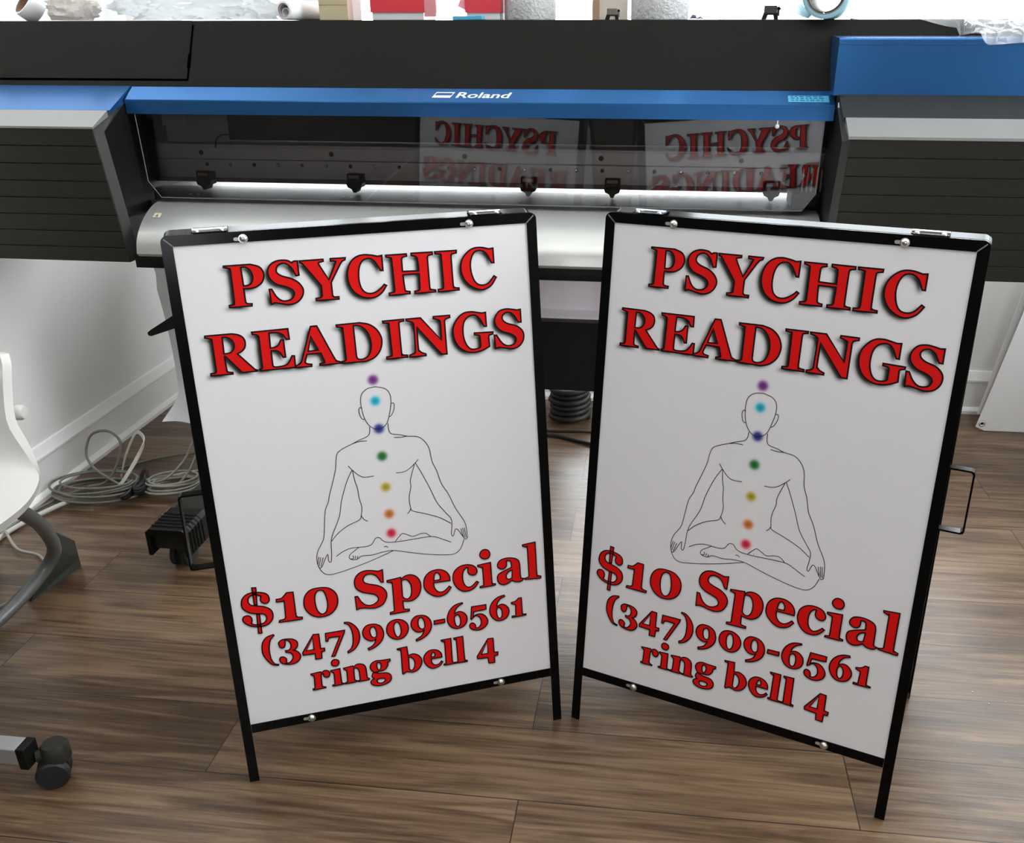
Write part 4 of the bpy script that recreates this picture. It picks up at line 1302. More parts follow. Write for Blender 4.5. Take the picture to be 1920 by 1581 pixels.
h1 = housing(XL, PL - 0.012, -0.180, 1.100, -0.124, 0.769, 7, 1)
# chamfered inner cheek
bm = bmesh.new()
ck = [(0.02, 1.172), (0.0, 1.172), (-0.176, 1.098), (-0.120, 0.771), (0.02, 0.771)]
c2 = [(0.02, 1.170), (0.0, 1.170), (-0.150, 1.090), (-0.097, 0.775), (0.02, 0.775)]
va = [bm.verts.new((PL - 0.013, a, b)) for a, b in ck]
vb = [bm.verts.new((PL + 0.001, a, b)) for a, b in c2]
for k in range(5):
    f = bm.faces.new((va[k], vb[k], vb[(k + 1) % 5], va[(k + 1) % 5]))
f = bm.faces.new(vb); f.material_index = 1
bmesh.ops.recalc_face_normals(bm, faces=bm.faces[:])
part('inner_cheek', bm, [M_EDGE, M_BLACK], parent=h1)
bm = bmesh.new()
add_prism(bm, [(-0.001, 1.183), (-0.111, 1.1345), (-0.111, 1.128), (0.02, 1.160), (0.02, 1.180)], 'x', XL - 0.001, PL)
part('blue_cap', bm, M_BLUE)
bm = bmesh.new()
add_prism(bm, [(-0.1115, 1.1342), (-0.1815, 1.1032), (-0.1815, 1.0985), (-0.1115, 1.120)], 'x', XL - 0.001, PL - 0.006)
part('grey_edge_strip', bm, M_STRIP, parent=h1)
# other end: raised blue control housing
pr = [(0.02, 1.175), (-0.035, 1.175), (-0.197, 1.100)] + louvred(-0.197, 1.100, -0.111, 0.782, 7) + [(-0.111, 0.782), (0.02, 0.782)]
h2 = part('end_housing', prism_bm(pr, 'x', PRX + 0.012, XR), M_CHAR)
bm = bmesh.new()
ck = [(0.02, 1.172), (-0.035, 1.172), (-0.193, 1.098), (-0.108, 0.784), (0.02, 0.784)]
c2 = [(0.02, 1.170), (-0.035, 1.170), (-0.167, 1.090), (-0.084, 0.788), (0.02, 0.788)]
va = [bm.verts.new((PRX + 0.013, a, b)) for a, b in ck]
vb = [bm.verts.new((PRX - 0.001, a, b)) for a, b in c2]
for k in range(5):
    bm.faces.new((va[k], vb[k], vb[(k + 1) % 5], va[(k + 1) % 5]))
f = bm.faces.new(vb); f.material_index = 1
bmesh.ops.recalc_face_normals(bm, faces=bm.faces[:])
part('inner_cheek', bm, [M_EDGE, M_BLACK], parent=h2)
bm = bmesh.new()
add_prism(bm, [(-0.052, 1.178), (-0.137, 1.1375), (-0.137, 1.128), (-0.052, 1.165)], 'x', PRX + 0.001, XR + 0.001)
part('ledge', bm, M_CHAR, parent=h2)
bm = bmesh.new()
add_prism(bm, [(-0.1375, 1.1372), (-0.1985, 1.1045), (-0.1985, 1.0985), (-0.1375, 1.122)], 'x', PRX + 0.006, XR + 0.001)
part('grey_edge_strip', bm, M_STRIP, parent=h2)
bm = bmesh.new()
add_prism(bm, [(-0.050, 1.176), (-0.050, 1.290), (-0.047, 1.293), (0.062, 1.297), (0.062, 1.176)], 'x', PRX - 0.012, XR + 0.001)
blue_box = part('control_cover', bm, M_BLUE)
part('cover_groove', box_bm(PRX - 0.0115, XR + 0.001, -0.0506, -0.048, 1.2795, 1.2808), mat('dark_blue_groove', (0.008, 0.03, 0.10), 0.5), parent=blue_box)
bm = bmesh.new()
add_box(bm, PRX - 0.004, PRX + 0.010, -0.062, -0.052, 1.145, 1.176, bevel=0.002)
add_box(bm, PRX - 0.001, PRX + 0.004, -0.066, -0.061, 1.150, 1.162, 1)
part('cover_latch', bm, [M_BLACK, M_VINYL], parent=h2)

# stand: cross panel, uprights, feet with castors
part('cross_panel', box_bm(-0.78, 0.70, -0.004, 0.030, 0.425, 0.614), M_BLACK)
for sx in (-0.80, 0.72):
    part('upright', box_bm(sx - 0.045, sx + 0.045, 0.0, 0.085, 0.12, 0.77, bevel=0.006), M_BLACK)
    zf = -_a * sx
    bm = bmesh.new()
    fo = [(-0.05, 0.0), (-0.05, 0.054), (-0.042, 0.062), (0.042, 0.062), (0.05, 0.054), (0.05, 0.0)]
    add_prism(bm, [(sx + a, 0.062 + b) for a, b in fo], 'y', -0.345, 0.42)
    ft = part('foot', bm, M_CHAR)
    # ribbed end cap, open underneath
    bm = bmesh.new()
    co = [(-0.056, -0.010), (-0.056, 0.058), (-0.045, 0.068), (0.045, 0.068), (0.056, 0.058), (0.056, -0.010), (0.046, -0.010), (0.046, 0.050), (-0.046, 0.050), (-0.046, -0.010)]
    add_prism(bm, [(sx + a, 0.062 + b) for a, b in co], 'y', -0.365, -0.245)
    for k in range(5):
        y = -0.345 + k * 0.016
        add_tube(bm, [(sx + 0.0565, y, 0.055), (sx + 0.0565, y, 0.119), (sx + 0.045, y, 0.1305), (sx - 0.045, y, 0.1305)], 0.0028, 6)
    part('end_cap', bm, M_BLACK, parent=ft)
    for cy in (-0.30, 0.37):
        bm = bmesh.new()
        zc = 0.036 - (_a * sx) * -1 * 0 + 0.0
        zr = 0.036 + (-_a * 0)
        base = -math.sin(_a) * 0
        lift = math.sin(-_a) * sx * 1.0
        for d in (-0.024, 0.012):
            add_lathe(bm, [(0, 0), (0.030, 0), (0.034, 0.003), (0.034, 0.011), (0.030, 0.014), (0, 0.014)], 24, axis_mtx((sx + d, cy, 0.0345 + lift), (1, 0, 0)))
        add_box(bm, sx - 0.012, sx + 0.012, cy - 0.014, cy + 0.014, 0.035 + lift, 0.064)
        bmesh.ops.recalc_face_normals(bm, faces=bm.faces[:])
        part('castor', bm, M_RUBBER, parent=ft)
bm = bmesh.new()
add_prism(bm, [(-0.985, 0.532), (-0.975, 0.540), (-0.90, 0.585), (-0.78, 0.600), (-0.78, 0.548), (-0.90, 0.548), (-0.975, 0.522), (-0.984, 0.524)], 'y', 0.02, 0.05)
part('takeup_bracket', bm, M_BLACK)

# ------------------------------------------------------------------ things on top of the printer
LP = PR.matrix_world.copy()
ZT_ = 1.3312


def on_top(x, y, z=0.0):
    return LP @ Vector((x, y, ZT_ + z))


def top_thing(name, label, cat, x, y, rz=0.0, group=None):
    return thing(name, label, cat, on_top(x, y), (0, -_a, rz), group)


def tube_roll(root, r, length, axis_from, axis_to, mt_out, mt_in, wall=0.004, inner_r=None, spiral=False):
    """hollow roll: outer sheet and inner core"""
    a, b = Vector(axis_from), Vector(axis_to)
    L = (b - a).length
    mtx = axis_mtx(a, b - a)
    ir = inner_r or r - wall
    new_mesh_object('roll', lathe_bm([(ir, 0), (r - 0.001, 0), (r, 0.001), (r, L - 0.001), (r - 0.001, L), (ir, L)], 40, mtx), mt_out, root, 50)
    new_mesh_object('core', lathe_bm([(ir - 0.003, 0.002), (ir, 0.002), (ir, L - 0.002), (ir - 0.003, L - 0.002), (ir - 0.003, 0.002)], 40, mtx), mt_in, root, 50)


# tipped roll with a brown core
t = top_thing('paper_roll', 'short white paper roll with brown core, tipped over beside the grey cloth', 'roll', -1.235, 0.17)
tube_roll(t, 0.036, 0.05, (0.014, 0.012, 0.020), (-0.006, -0.016, 0.046), M_PAPER, M_BROWN, 0.004)
o = new_mesh_object('crumpled_cloth', blob_bm((0, 0, 0.030), (0.055, 0.05, 0.034), 3, 0.4, 6, 4, flat=0.001), M_FLUFF, None, 60)
o.location = on_top(-1.108, 0.16)
o.rotation_euler = (0, -_a, 0)
tag(o, 'crumpled grey cloth next to the white plastic bag', 'cloth')
o = new_mesh_object('plastic_bag', blob_bm((0, 0, 0.05), (0.200, 0.09, 0.065), 5, 0.30, 5, 5, flat=0.001), M_BAG, None, 50)
o.location = on_top(-0.80, 0.20, 0.002)
o.rotation_euler = (0, -_a, 0)
tag(o, 'large crumpled white plastic bag on the left end of the printer', 'bag')
# small white roll seen end-on
t = top_thing('paper_roll', 'small white roll of paper seen end-on, in front of a white sheet', 'roll', -0.52, 0.11)
tube_roll(t, 0.0225, 0.24, (0.0, 0.0, 0.0228), (0.06, 0.235, 0.0228), M_PAPER, M_LILPAP, 0.0035, 0.0165)
new_mesh_object('inner_turn', lathe_bm([(0.0095, 0.004), (0.0105, 0.004), (0.0105, 0.2), (0.0095, 0.2), (0.0095, 0.004)], 24, axis_mtx((0.002, 0, 0.018), (0.06, 0.235, 0))), M_PAPER, t, 50)
o = new_mesh_object('paper_sheet', box_bm(-0.085, 0.075, 0, 0.003, 0, 0.24, mtx=Matrix.Rotation(-0.12, 4, 'X')), M_PAPER)
o.location = on_top(-0.49, 0.395)
tag(o, 'white sheet standing behind the small paper roll', 'paper')


def carton(root, w, d, h, mt, extra=None):
    new_mesh_object('body', box_bm(-w / 2, w / 2, 0, d, 0, h, bevel=0.0015), mt, root)


t = top_thing('carton', 'tan cardboard carton between the paper roll and the red-lidded box', 'box', -0.400, 0.13)
carton(t, 0.074, 0.04, 0.22, M_TAN)
new_mesh_object('flap', box_bm(-0.036, 0.036, -0.0012, 0.0, 0.035, 0.2), mat('tan_card2', (0.46, 0.38, 0.24), 0.65), t)


def red_box(label, x, y, w, d, h, lid0, rz):
    t = top_thing('lidded_box', label, 'box', x, y, rz, 'red-lidded card boxes')
    carton(t, w - 0.006, d - 0.004, h - 0.003, M_WCARD)
    bm = bmesh.new()
    e = 0.003
    add_box(bm, -w / 2, w / 2, -e, 0.0, lid0, h)
    add_box(bm, -w / 2, w / 2, d, d + e, lid0, h)
    add_box(bm, -w / 2, -w / 2 + e, 0, d, lid0, h)
    add_box(bm, w / 2 - e, w / 2, 0, d, lid0, h)
    add_box(bm, -w / 2, w / 2, -e, d + e, h, h + e)
    new_mesh_object('lid', bm, M_REDBOX, t)
    return t


t = red_box('larger red-lidded white box, with a pale flap turned out on its right', -0.237, 0.13, 0.136, 0.13, 0.15, 0.0175, 0.0)
new_mesh_object('side_flap', box_bm(0.0, 0.034, 0, 0.0012, 0.008, 0.145, mtx=Matrix.Translation((0.068, -0.002, 0)) @ Matrix.Rotation(-0.35, 4, 'Z')), M_PINK, t)
t = red_box('smaller red-lidded white box beside the paper towel roll', -0.028, 0.15, 0.088, 0.11, 0.14, 0.0165, 0.0)
new_mesh_object('side_flap', box_bm(-0.030, 0.0, 0, 0.0012, 0.02, 0.12, mtx=Matrix.Translation((-0.044, -0.002, 0)) @ Matrix.Rotation(0.45, 4, 'Y')), M_PINK, t)
o = new_mesh_object('notepad', box_bm(-0.036, 0.036, 0, 0.04, 0, 0.009, bevel=0.001), M_CYAN)
o.location = on_top(-0.055, 0.090)
tag(o, 'thin pale blue pad lying before the smaller red-lidded box', 'pad')


def towel(label, x, y, r):
    t = top_thing('paper_towel_roll', label, 'paper towel', x, y, 0, 'standing paper towel rolls')
    bm = bmesh.new()
    ci = 0.02
    add_lathe(bm, [(ci, 0.0), (r - 0.002, 0.0), (r, 0.003), (r, 0.275), (r - 0.002, 0.278), (ci, 0.278)], 48)
    new_mesh_object('towels', bm, M_TOWEL, t, 50)
    new_mesh_object('core', lathe_bm([(ci - 0.002, 0.001), (ci, 0.001), (ci, 0.277), (ci - 0.002, 0.277), (ci - 0.002, 0.001)], 24), M_BROWN, t, 50)


towel('standing paper towel roll right beside the smaller red-lidded box', 0.082, 0.20, 0.064)
towel('wider standing paper towel roll beside the cream carton', 0.402, 0.19, 0.070)
t = top_thing('carton', 'cream carton with a brown taped edge behind a small metal clamp', 'box', 0.280, 0.20)
carton(t, 0.086, 0.10, 0.2, M_BEIGE)
new_mesh_object('tape', box_bm(-0.0435, -0.026, -0.0012, 0.0, 0.0, 0.2), mat('brown_tape', (0.45, 0.28, 0.16), 0.4), t)


def clamp(label, x, y, mt, s=1.0, rz=0.0):
    t = top_thing('roller_clamp', label, 'clamp', x, y, rz)
    bm = bmesh.new()
    add_box(bm, -0.014 * s, 0.012 * s, 0.0, 0.02, 0.010 * s, 0.026 * s, bevel=0.002)
    new_mesh_object('block', bm, mt, t)
    bm = bmesh.new()
    add_prism(bm, [(-0.018 * s, 0), (-0.008 * s, 0), (-0.006 * s, 0.008 * s), (0.006 * s, 0.008 * s), (0.008 * s, 0), (0.016 * s, 0), (0.014 * s, 0.013 * s), (-0.014 * s, 0.013 * s)], 'y', 0.002, 0.018)
    new_mesh_object('jaw', bm, M_BLACK, t)
    bm = bmesh.new()
    add_box(bm, 0.013 * s, 0.018 * s, 0.004, 0.014, 0.006 * s, 0.024 * s)
    add_box(bm, 0.010 * s, 0.020 * s, 0.004, 0.014, 0.018 * s, 0.022 * s)
    new_mesh_object('lever', bm, mt, t)


clamp('small bronze roller clamp in front of the cream carton', 0.291, 0.115, mat('bronze_plastic', (0.12, 0.10, 0.075), 0.4), 0.95)
clamp('small dark roller clamp left of the pale blue vinyl roll', 0.659, 0.10, mat('dark_brown_plastic', (0.03, 0.02, 0.02), 0.45), 1.12)
# scraps of foil
for x, w, lab in ((0.490, 0.018, 'larger crumpled scrap of purple foil beside the paper towel roll'), (0.556, 0.014, 'smaller flat scrap of purple foil nearer the dark clamp')):
    bm = bmesh.new()
    h = 0.6 * w
    P = [(-w, 0, 0.001), (-w * .6, .004, h), (-w * .1, -.002, h * .9), (w * .1, .003, h * .35), (w * .5, 0, h * .75), (w, .004, 0.001)] if w > 0.016 else [(-w, 0, 0.001), (-w * .5, .004, h * .4), (0, -.002, h * .3), (w * .6, .003, h * .35), (w * .8, 0, h * 0.5), (w, .004, 0.001)]
    add_sheet(bm, [[(a, b - 0.006, c * 0.5) for a, b, c in P], [(a, b, c) for a, b, c in P], [(a, b + 0.01, max(0.0008, c * 0.3)) for a, b, c in P]], 0.0006)
    o = new_mesh_object('foil_scrap', bm, M_PURPLE)
    o.location = on_top(x, 0.11)
    tag(o, lab, 'scrap', 'scraps of purple foil')
# pale blue roll overhanging the front edge
t = top_thing('vinyl_roll', 'pale blue vinyl roll pointing at the camera, its tail curling off to the left', 'roll', 0.772, 0.055)
r = 0.052
d = Vector((0.06, 0.30, 0.0))
tube_roll(t, r, 0.3, (0, 0, r), (0.06, 0.30, r), M_BLUEV, M_CORE, 0.006, 0.043)
new_mesh_object('inner_tube', lathe_bm([(0.036, 0.003), (0.0385, 0.003), (0.0385, 0.28), (0.036, 0.28), (0.036, 0.003)], 40, axis_mtx((0, 0.002, r), d)), M_CORE, t, 50)
bm = bmesh.new()
rows = []
for k in range(11):
    a = k / 10
    y = 0.06 + 0.2 * a
    row = []
    for j in range(13):
        s = j / 12
        ang = -PI / 2 - s * 1.2
        row.append((-0.026 + 0.02 * a - s * 0.085, 0.05 + 0.10 * a + 0.04 * s, 0.0015 + (s ** 1.5) * 0.060 + 0.055 * a * (0.15 + 0.85 * s)))
    rows.append(row)
add_sheet(bm, rows, 0.0012)
new_mesh_object('loose_tail', bm, M_BLUEV, t, 60)
o = new_mesh_object('flat_washer', lathe_bm([(0.004, 0), (0.008, 0), (0.008, 0.0018), (0.004, 0.0018), (0.004, 0)], 20), M_CORE)
o.location = on_top(0.847, 0.10)
tag(o, 'tiny flat washer lying right of the pale blue roll', 'washer')
# clear plastic bag draped over the corner
bm = bmesh.new()
rows = []
nu, nv = 60, 44
DROP = [(0.985, 0.002), (1.05, 0.020), (1.075, 0.024), (1.082, 0.145), (1.10, 0.168), (1.17, 0.163), (1.42, 0.155)]


def drop_at(x):
    for (xa, da), (xb, db) in zip(DROP[:-1], DROP[1:]):
        if xa <= x <= xb:
            return da + (db - da) * (x - xa) / (xb - xa)
    return DROP[-1][1]


for i in range(nu + 1):
    u = i / nu
    row = []
    x0 = 0.985 + 0.42 * u
    D = drop_at(x0)
    for j in range(nv + 1):
        v = j / nv
        s = v * (0.28 + D) - 0.28                       # distance past the front edge of the top
        q = Vector((x0 * 16, v * 7, 1.3))
        wr = abs(noise.noise(q * 1.9)) * 0.012 + 0.004 * noise.noise(q * 5)
        if s <= 0:
            y, z = 0.084 - s * 1.0, ZT_ + 0.003
            z += max(0.0, x0 - 1.03) * 0.30 * (0.55 + 0.8 * noise.noise(q * 0.6)) * min(1, -s * 12) + wr
        elif x0 < 1.081:                                 # clings to the slope
            y, z = 0.084 - 0.486 * s - 0.003, ZT_ + 0.002 - 0.874 * s
        elif s < 0.147:                                  # bridges to the blue cover
            y, z = 0.084 - 0.97 * s, ZT_ + 0.004 - 0.235 * s + wr * 1.2
        else:
            y, z = -0.0585 - wr * 0.5, ZT_ - 0.031 - (s - 0.147)
        row.append((x0 + 0.006 * noise.noise(q * 1.5 + Vector((5, 0, 0))), y, max(z, ZT_ + 0.002) if s <= 0 else z))
    rows.append(row)
add_sheet(bm, rows)
o = new_mesh_object('clear_plastic_bag', bm, M_CLEAR, None, 60)
o.matrix_world = LP
tag(o, 'crumpled clear plastic bag draped over the blue control cover of the printer', 'bag')

# ------------------------------------------------------------------ under and around the printer
bm = bmesh.new()
rows = []
for i in range(21):
    s = i / 20
    row = []
    for j in range(9):
        q = j / 8
        x = -1.0 + 0.135 * q
        y = 0.105 + 0.05 * math.sin(s * 2.2) + 0.01 * math.sin(q * 5) - (0.085 * (1 - s * 6) ** 2 if s < 1 / 6 else 0)
        z = 0.752 - 0.50 * s
        if s > 0.93:
            y -= (s - 0.93) * 1.6
        row.append((x + 0.03 * max(0, 0.25 - s) * -4 * (1 - q) * -1, y, z))
    rows.append(row)
add_sheet(bm, rows, 0.0012)
o = new_mesh_object('vinyl_sheet', bm, M_VINYL, None, 60)
o.matrix_world = LP
tag(o, 'white vinyl sheet hanging under the printer near the left wall', 'sheet')

# coil of black ribbed hose on the floor
bm = bmesh.new()
cx, cy = -0.315, 3.02
path = []
turns, R = 6, 0.064
for i in range(turns * 28 + 1):
    a = 2 * PI * i / 28
    z = 0.0125 + 0.0205 * i / 28
    rr = R + 0.004 * math.sin(a * 0.37)
    path.append((cx + rr * math.cos(a), cy + rr * math.sin(a), z))
rads = [0.0118 if i % 2 else 0.0104 for i in range(len(path))]
add_tube(bm, path, rads, 10)
o = new_mesh_object('hose_coil', bm, M_RUBBER, None, 60)
tag(o, 'stacked coil of black hose on the floor behind the signs', 'hose')
for nm, pts, rr, lab in (('floor_cable', [(-1.0, 2.86, .006), (-0.6, 2.93, .006), (-0.377, 2.901, .006), (-0.30, 2.905, .006), (-0.20, 2.90, .006), (0.1, 2.86, .006), (0.5, 2.6, .006)], 0.0042, 'thin black cable lying on the floor, the rear one nearer the hose coil'),
                         ('floor_cable', [(-1.0, 2.75, .0075), (-0.6, 2.86, .0075), (-0.372, 2.862, .0075), (-0.30, 2.838, .0075), (-0.20, 2.796, .0075), (0.05, 2.70, .0075), (0.3, 2.5, .0075)], 0.0065, 'thick black cable lying on the floor, the front one between the signs')):
    o = new_mesh_object(nm, tube_bm(pts, rr, 8), M_RUBBER, None, 60)
    tag(o, lab, 'cable', 'black cables under the printer')

# ------------------------------------------------------------------ cables by the left wall
random.seed(11)


def coil_path(cx, cy, a, b, rot, turns, z0, dz, jit, ph=0.0):
    out = []
    n = 18
    jx, jy, ja = 0, 0, 1
    for i in range(turns * n + 1):
        if i % n == 0:
            tx, ty, ta = random.uniform(-jit, jit), random.uniform(-jit, jit), random.uniform(0.72, 1.1)
        jx += (tx - jx) * 0.12
        jy += (ty - jy) * 0.12
        ja += (ta - ja) * 0.12
        th = 2 * PI * i / n + ph
        u, v = a * ja * math.cos(th), b * ja * math.sin(th)
        z = z0 + dz * (i / (turns * n)) + 0.007 * (1 + math.sin(th * 0.5 + i * 0.05))
        out.append((cx + jx + u * math.cos(rot) - v * math.sin(rot), cy + jy + u * math.sin(rot) + v * math.cos(rot), z))
    return out


CAB = 'coiled cables by the left wall'
t = thing('cable_coil', 'large oval coil of grey cable against the baseboard, one loop standing up', 'cable', (0, 0, 0), group=CAB)
p = coil_path(-1.705, 2.285, 0.130, 0.072, 0.14, 7, 0.006, 0.038, 0.018)
new_mesh_object('cable', tube_bm(p, 0.0036, 8, 2), M_CABLED, t, 60)
p = [(-1.60, 2.29, 0.02), (-1.66, 2.30, 0.05), (-1.735, 2.33, 0.075), (-1.772, 2.36, 0.11), (-1.755, 2.38, 0.165), (-1.70, 2.385, 0.178), (-1.655, 2.37, 0.150), (-1.66, 2.34, 0.09), (-1.69, 2.31, 0.04), (-1.74, 2.29, 0.03)]
new_mesh_object('standing_loop', tube_bm(p, 0.0042, 8), M_CABLED, t, 60)
new_mesh_object('tie', tube_bm(coil_path(-1.600, 2.270, 0.012, 0.034, 0.14, 3, 0.012, 0.014, 0.0), 0.006, 8, 2), M_RUBBER, t, 60)
t = thing('cable_coil', 'smaller light coil of cable with a black tie, nearest the printer foot', 'cable', (0, 0, 0), group=CAB)
p = coil_path(-1.488, 2.340, 0.088, 0.050, 0.25, 6, 0.006, 0.035, 0.012, 0.8)
new_mesh_object('cable', tube_bm(p, 0.0033, 8, 2), M_CABLE, t, 60)
p = [(-1.55, 2.33, 0.03), (-1.50, 2.34, 0.05), (-1.455, 2.37, 0.095), (-1.430, 2.40, 0.15), (-1.415, 2.41, 0.165), (-1.412, 2.40, 0.14), (-1.435, 2.36, 0.07), (-1.47, 2.32, 0.03), (-1.52, 2.30, 0.015)]
new_mesh_object('standing_loop', tube_bm(p, 0.0036, 8), M_CABLE, t, 60)
bm = bmesh.new()
add_tube(bm, spline(coil_path(-1.572, 2.305, 0.014, 0.036, 0.2, 5, 0.010, 0.028, 0.002), 2), 0.0065, 8)
add_tube(bm, spline([(-1.572, 2.31, 0.05), (-1.565, 2.315, 0.075), (-1.555, 2.32, 0.082), (-1.548, 2.31, 0.06)]), 0.006, 8)
new_mesh_object('tie', bm, M_RUBBER, t, 60)
# flat light cable arching out of the pile
bm = bmesh.new()
pts = spline([(-1.62, 2.27, 0.05), (-1.60, 2.28, 0.075), (-1.575, 2.31, 0.12), (-1.57, 2.36, 0.155), (-1.60, 2.40, 0.165), (-1.64, 2.43, 0.15), (-1.68, 2.42, 0.08), (-1.70, 2.40, 0.01)], 8)
fr = frames_along(pts)
V = []
for pnt, (tt, nn, bb) in zip(pts, fr):
    sd = Vector((0.0, 0.5, 0.85)); sd = (sd - tt * sd.dot(tt)).normalized()
    up = tt.cross(sd)
    V.append([bm.verts.new(pnt + sd * a + up * b) for a, b in ((-.0055, -.0015), (.0055, -.0015), (.0055, .0015), (-.0055, .0015))])
for a, b in zip(V[:-1], V[1:]):
    for k in range(4):
        bm.faces.new((a[k], a[(k + 1) % 4], b[(k + 1) % 4], b[k]))
bm.faces.new(V[0][::-1]); bm.faces.new(V[-1])
bmesh.ops.recalc_face_normals(bm, faces=bm.faces[:])
o = new_mesh_object('ribbon_cable', bm, mat('cream_cable', (0.58, 0.56, 0.50), 0.45, var=0.05), None, 60)
tag(o, 'flat cream ribbon cable arching up from the cable pile', 'cable')
o = new_mesh_object('floor_cable', tube_bm([(-1.70, 2.28, 0.008), (-1.62, 2.36, 0.010), (-1.50, 2.45, 0.010), (-1.40, 2.51, 0.010), (-1.2, 2.6, 0.010)], 0.0048, 8), mat('cream_cable', (0.5, 0.48, 0.42)), None, 60)
tag(o, 'straight cream cable running from the cable pile towards the printer', 'cable')
o = new_mesh_object('floor_cable', tube_bm([(-1.76, 2.45, 0.006), (-1.66, 2.55, 0.006), (-1.52, 2.60, 0.006), (-1.42, 2.52, 0.006), (-1.38, 2.36, 0.006), (-1.32, 2.36, 0.006)], 0.0036, 8), M_CABLED, None, 60)
tag(o, 'thin dark cable curving over the floor behind the cable pile', 'cable')
for pts, rr, mt, lab in (
        ([(-1.72, 2.26, 0.02), (-1.78, 2.20, 0.012), (-1.822, 2.10, 0.009), (-1.835, 2.00, 0.009), (-1.82, 1.85, 0.009), (-1.78, 1.6, 0.009)], 0.0075, mat('cream_cable', (0.5, 0.48, 0.42)), 'thick cream cable following the baseboard towards the white chair'),
        ([(-1.76, 2.30, 0.02), (-1.815, 2.24, 0.010), (-1.846, 2.13, 0.007), (-1.848, 2.0, 0.007), (-1.84, 1.8, 0.007)], 0.0045, M_CABLED, 'thin grey cable closest to the baseboard'),
        ([(-1.835, 2.03, 0.02), (-1.74, 1.95, 0.012), (-1.66, 1.93, 0.006), (-1.585, 1.84, 0.006), (-1.60, 1.72, 0.006), (-1.68, 1.62, 0.006), (-1.75, 1.5, 0.006)], 0.0042, M_CABLE, 'thin beige cable looping on the floor under the white chair')):
    o = new_mesh_object('floor_cable', tube_bm(pts, rr, 8), mt, None, 60)
    tag(o, lab, 'cable')

# ------------------------------------------------------------------ white chair at the left edge
ch = thing('moulded_chair', 'white moulded plastic chair with grey tube legs beside the left wall', 'chair')
bm = bmesh.new()
sec = []
X0, X1 = -1.80, -1.305
NU = 22
prof_ = [(1.17, 0.415, 0.90), (1.19, 0.435, 0.95), (1.24, 0.440, 1.0), (1.34, 0.428, 1.02), (1.44, 0.420, 1.02), (1.53, 0.425, 1.0), (1.60, 0.450, 0.93), (1.645, 0.50, 0.82), (1.665, 0.56, 0.74), (1.685, 0.62, 0.72), (1.70, 0.665, 0.72), (1.708, 0.690, 0.70)]
pp_ = spline([(a, b, c) for a, b, c in prof_], 4)
cxm, hw = (X0 + X1) / 2, (X1 - X0) / 2
rows = []
for p in pp_:
    row = []
    for k in range(NU + 1):
        u = -1 + 2 * k / NU
        x = cxm + u * hw * p.z
        edge = abs(u) ** 4
        isback = max(0.0, min(1.0, (p.y - 0.45) / 0.1))
        z = p.y - 0.035 * edge * (1 - isback) + 0.015 * u * u * (1 - isback)
        y = p.x - 0.035 * (u * u) * isback
        if p.x < 1.3 and isback == 0:
            y += 0.05 * abs(u) ** 3 * (1.3 - p.x) / 0.13
        row.append((x, y, z))
    rows.append(row)
add_sheet(bm, rows, 0.020)
for v in bm.verts:
    pass
new_mesh_object('seat_shell', bm, M_SHELL, ch, 60)
bm = bmesh.new()
add_tube(bm, [(X1 - 0.015 - 0.10, 1.635, 0.655), (X1 - 0.10 + 0.01, 1.64, 0.658)], 0.01, 10)
bmesh.ops.translate(bm, verts=bm.verts[:], vec=(0, 0, 0))
new_mesh_object('top_rib', bm, M_SHELL, ch, 60)
new_mesh_object('arm_pivot', lathe_bm([(0, 0.03), (0.014, 0.028), (0.0175, 0.02), (0.0175, 0.0), (0, 0)], 24, axis_mtx((-1.405, 1.668, 0.555), (1, 0.1, 0))), M_SHELL, ch, 50)
for s in (1, -1):
    def mx(x):
        return x if s > 0 else -1.76 + (x + 1.36) * 0.1
    leg = new_mesh_object('leg', tube_bm([(mx(-1.36), 1.53, 0.40), (mx(-1.395), 1.63, 0.31), (mx(-1.44), 1.715, 0.22), (mx(-1.475), 1.765, 0.14), (mx(-1.51), 1.76, 0.085), (mx(-1.535), 1.69, 0.045), (mx(-1.555), 1.60, 0.024), (mx(-1.57), 1.45, 0.020), (mx(-1.58), 1.25, 0.020)], 0.0165, 12), M_TUBE, ch, 60)
    bm = bmesh.new()
    # fin-shaped foot closing the bend of the tube
    A, B, T_ = Vector((mx(-1.532), 1.905, 0.001)), Vector((mx(-1.560), 1.735, 0.001)), Vector((mx(-1.440), 1.735, 0.215))
    poly = [T_, T_ * 0.45 + A * 0.55 + Vector((0, 0.025, 0.02)), A + Vector((0, 0, 0.03)), A, B, Vector((mx(-1.53), 1.735, 0.055)), Vector((mx(-1.48), 1.775, 0.135))]
    nn = (A - B).cross(T_ - B).normalized() * 0.009
    va = [bm.verts.new(p + nn) for p in poly]
    vb = [bm.verts.new(p - nn) for p in poly]
    bm.faces.new(va); bm.faces.new(vb[::-1])
    for k in range(len(poly)):
        bm.faces.new((va[k], vb[k], vb[(k + 1) % len(poly)], va[(k + 1) % len(poly)]))
    for v in bm.verts:
        v.co.z = max(v.co.z, 0.001)
    bmesh.ops.recalc_face_normals(bm, faces=bm.faces[:])
    new_mesh_object('foot_fin', bm, M_FOOT, leg)

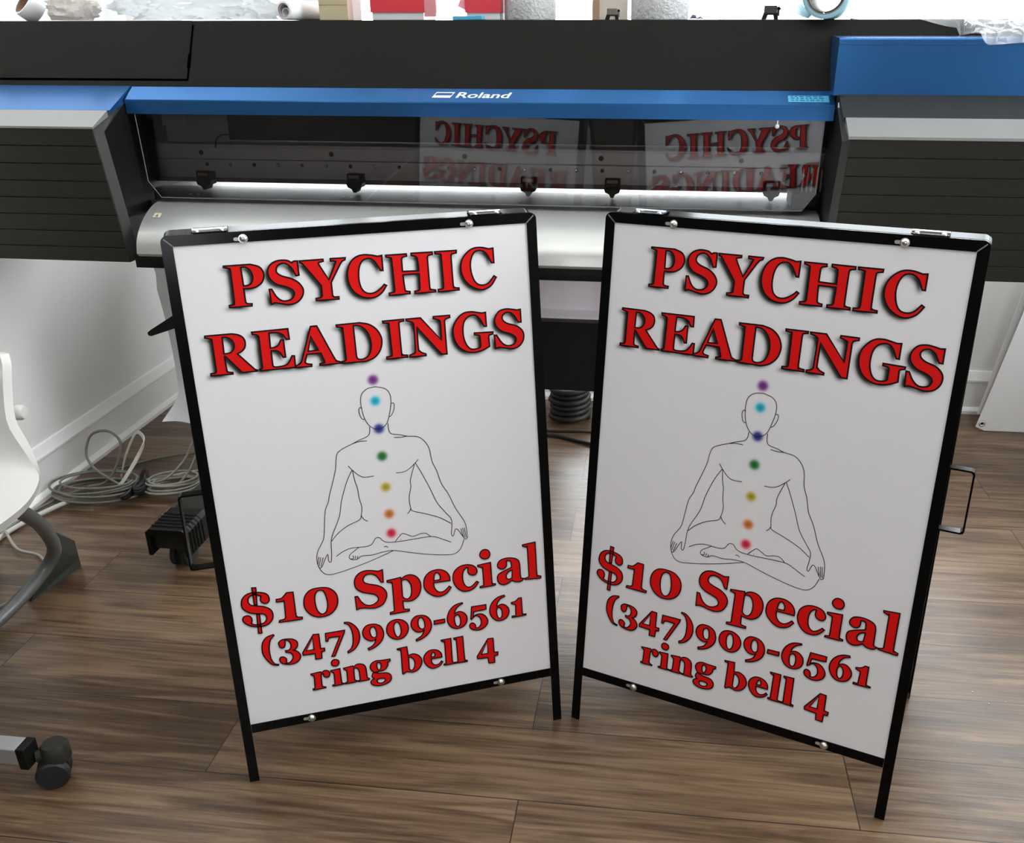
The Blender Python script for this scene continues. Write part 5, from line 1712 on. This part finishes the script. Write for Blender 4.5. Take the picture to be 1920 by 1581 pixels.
# ------------------------------------------------------------------ rolling stand at the lower left
st = thing('rolling_stand', 'grey square-tube rolling stand with black castors, its foot at the lower left edge', 'stand')
bm = bmesh.new()
add_box(bm, -1.70, -1.152, 1.150, 1.185, 0.070, 0.106, bevel=0.002)
new_mesh_object('foot_bar', bm, M_SILVER, st)
for x in (-1.152, -1.718):
    new_mesh_object('end_cap', box_bm(x, x + 0.018, 1.149, 1.186, 0.060, 0.107, bevel=0.002), M_BLACK, st)
for x in (-1.115, -1.69):
    bm = bmesh.new()
    wz = 0.030
    dirv = Vector((0.45, -0.9, 0)).normalized()
    for d in (-0.022, 0.004):
        add_lathe(bm, [(0, 0), (0.026, 0), (0.030, 0.004), (0.030, 0.014), (0.026, 0.018), (0, 0.018)], 28, axis_mtx(Vector((x, 1.185, wz)) + dirv * d, dirv))
    bmesh.ops.recalc_face_normals(bm, faces=bm.faces[:])
    cs = new_mesh_object('castor_wheel', bm, M_RUBBER, st, 40)
    bm = bmesh.new()
    add_lathe(bm, [(0, 0.036), (0.020, 0.034), (0.026, 0.026), (0.027, 0.0), (0.023, -0.002)], 24, Matrix.Translation((x + 0.004, 1.195, 0.052)))
    add_tube(bm, [(x - 0.02, 1.175, 0.070), (x + 0.004, 1.19, 0.070)], 0.012, 10)
    bmesh.ops.recalc_face_normals(bm, faces=bm.faces[:])
    new_mesh_object('castor_hood', bm, M_CHAR, cs, 40)
new_mesh_object('post', box_bm(-1.44, -1.40, 1.150, 1.164, 0.106, 0.36, bevel=0.002), M_SILVER, st)

# ------------------------------------------------------------------ white banner by the back wall, right
bn_ = thing('vinyl_banner', 'white vinyl banner with an eyelet, leaning on the floor by the back wall', 'banner')
def banner_sheet(pts, y, name):
    bm = bmesh.new()
    add_prism(bm, pts, 'y', y, y + 0.0015)
    return new_mesh_object(name, bm, M_VINYL, bn_)
banner_sheet([(1.112, 0.055), (1.20, 0.045), (1.85, 0.03), (2.1, 1.1), (1.26, 1.15), (1.175, 0.45)], 3.085, 'rear_layer')
fl = banner_sheet([(1.104, 0.018), (1.135, 0.004), (1.80, 0.001), (2.0, 1.0), (1.30, 1.05), (1.135, 0.17)], 3.055, 'front_layer')
bm = bmesh.new()
add_lathe(bm, [(0.0045, 0), (0.011, 0.0), (0.0105, 0.002), (0.0075, 0.003), (0.0045, 0.001)], 20, axis_mtx((1.1235, 3.0545, 0.030), (0, -1, 0)))
add_lathe(bm, [(0.0, 0.0006), (0.0045, 0.0006)], 20, axis_mtx((1.1235, 3.0545, 0.030), (0, -1, 0)), 1)
bmesh.ops.recalc_face_normals(bm, faces=bm.faces[:])
new_mesh_object('eyelet', bm, [M_STEEL, M_BLACK], fl, 40)

# crumbs of paper on the planks
bm = bmesh.new()
random.seed(3)
for i in range(5):
    x, y = (0.74, 1.60) if i < 3 else (0.60, 1.9)
    x += random.uniform(-0.05, 0.05); y += random.uniform(-0.06, 0.06)
    s = random.uniform(0.0015, 0.004)
    add_box(bm, x, x + s, y, y + s * 1.6, 0.0, s * 0.6)
o = new_mesh_object('floor_crumbs', bm, M_LILPAP)
tag(o, 'a few tiny paper crumbs on the planks right of the signs', 'crumbs', kind='stuff')
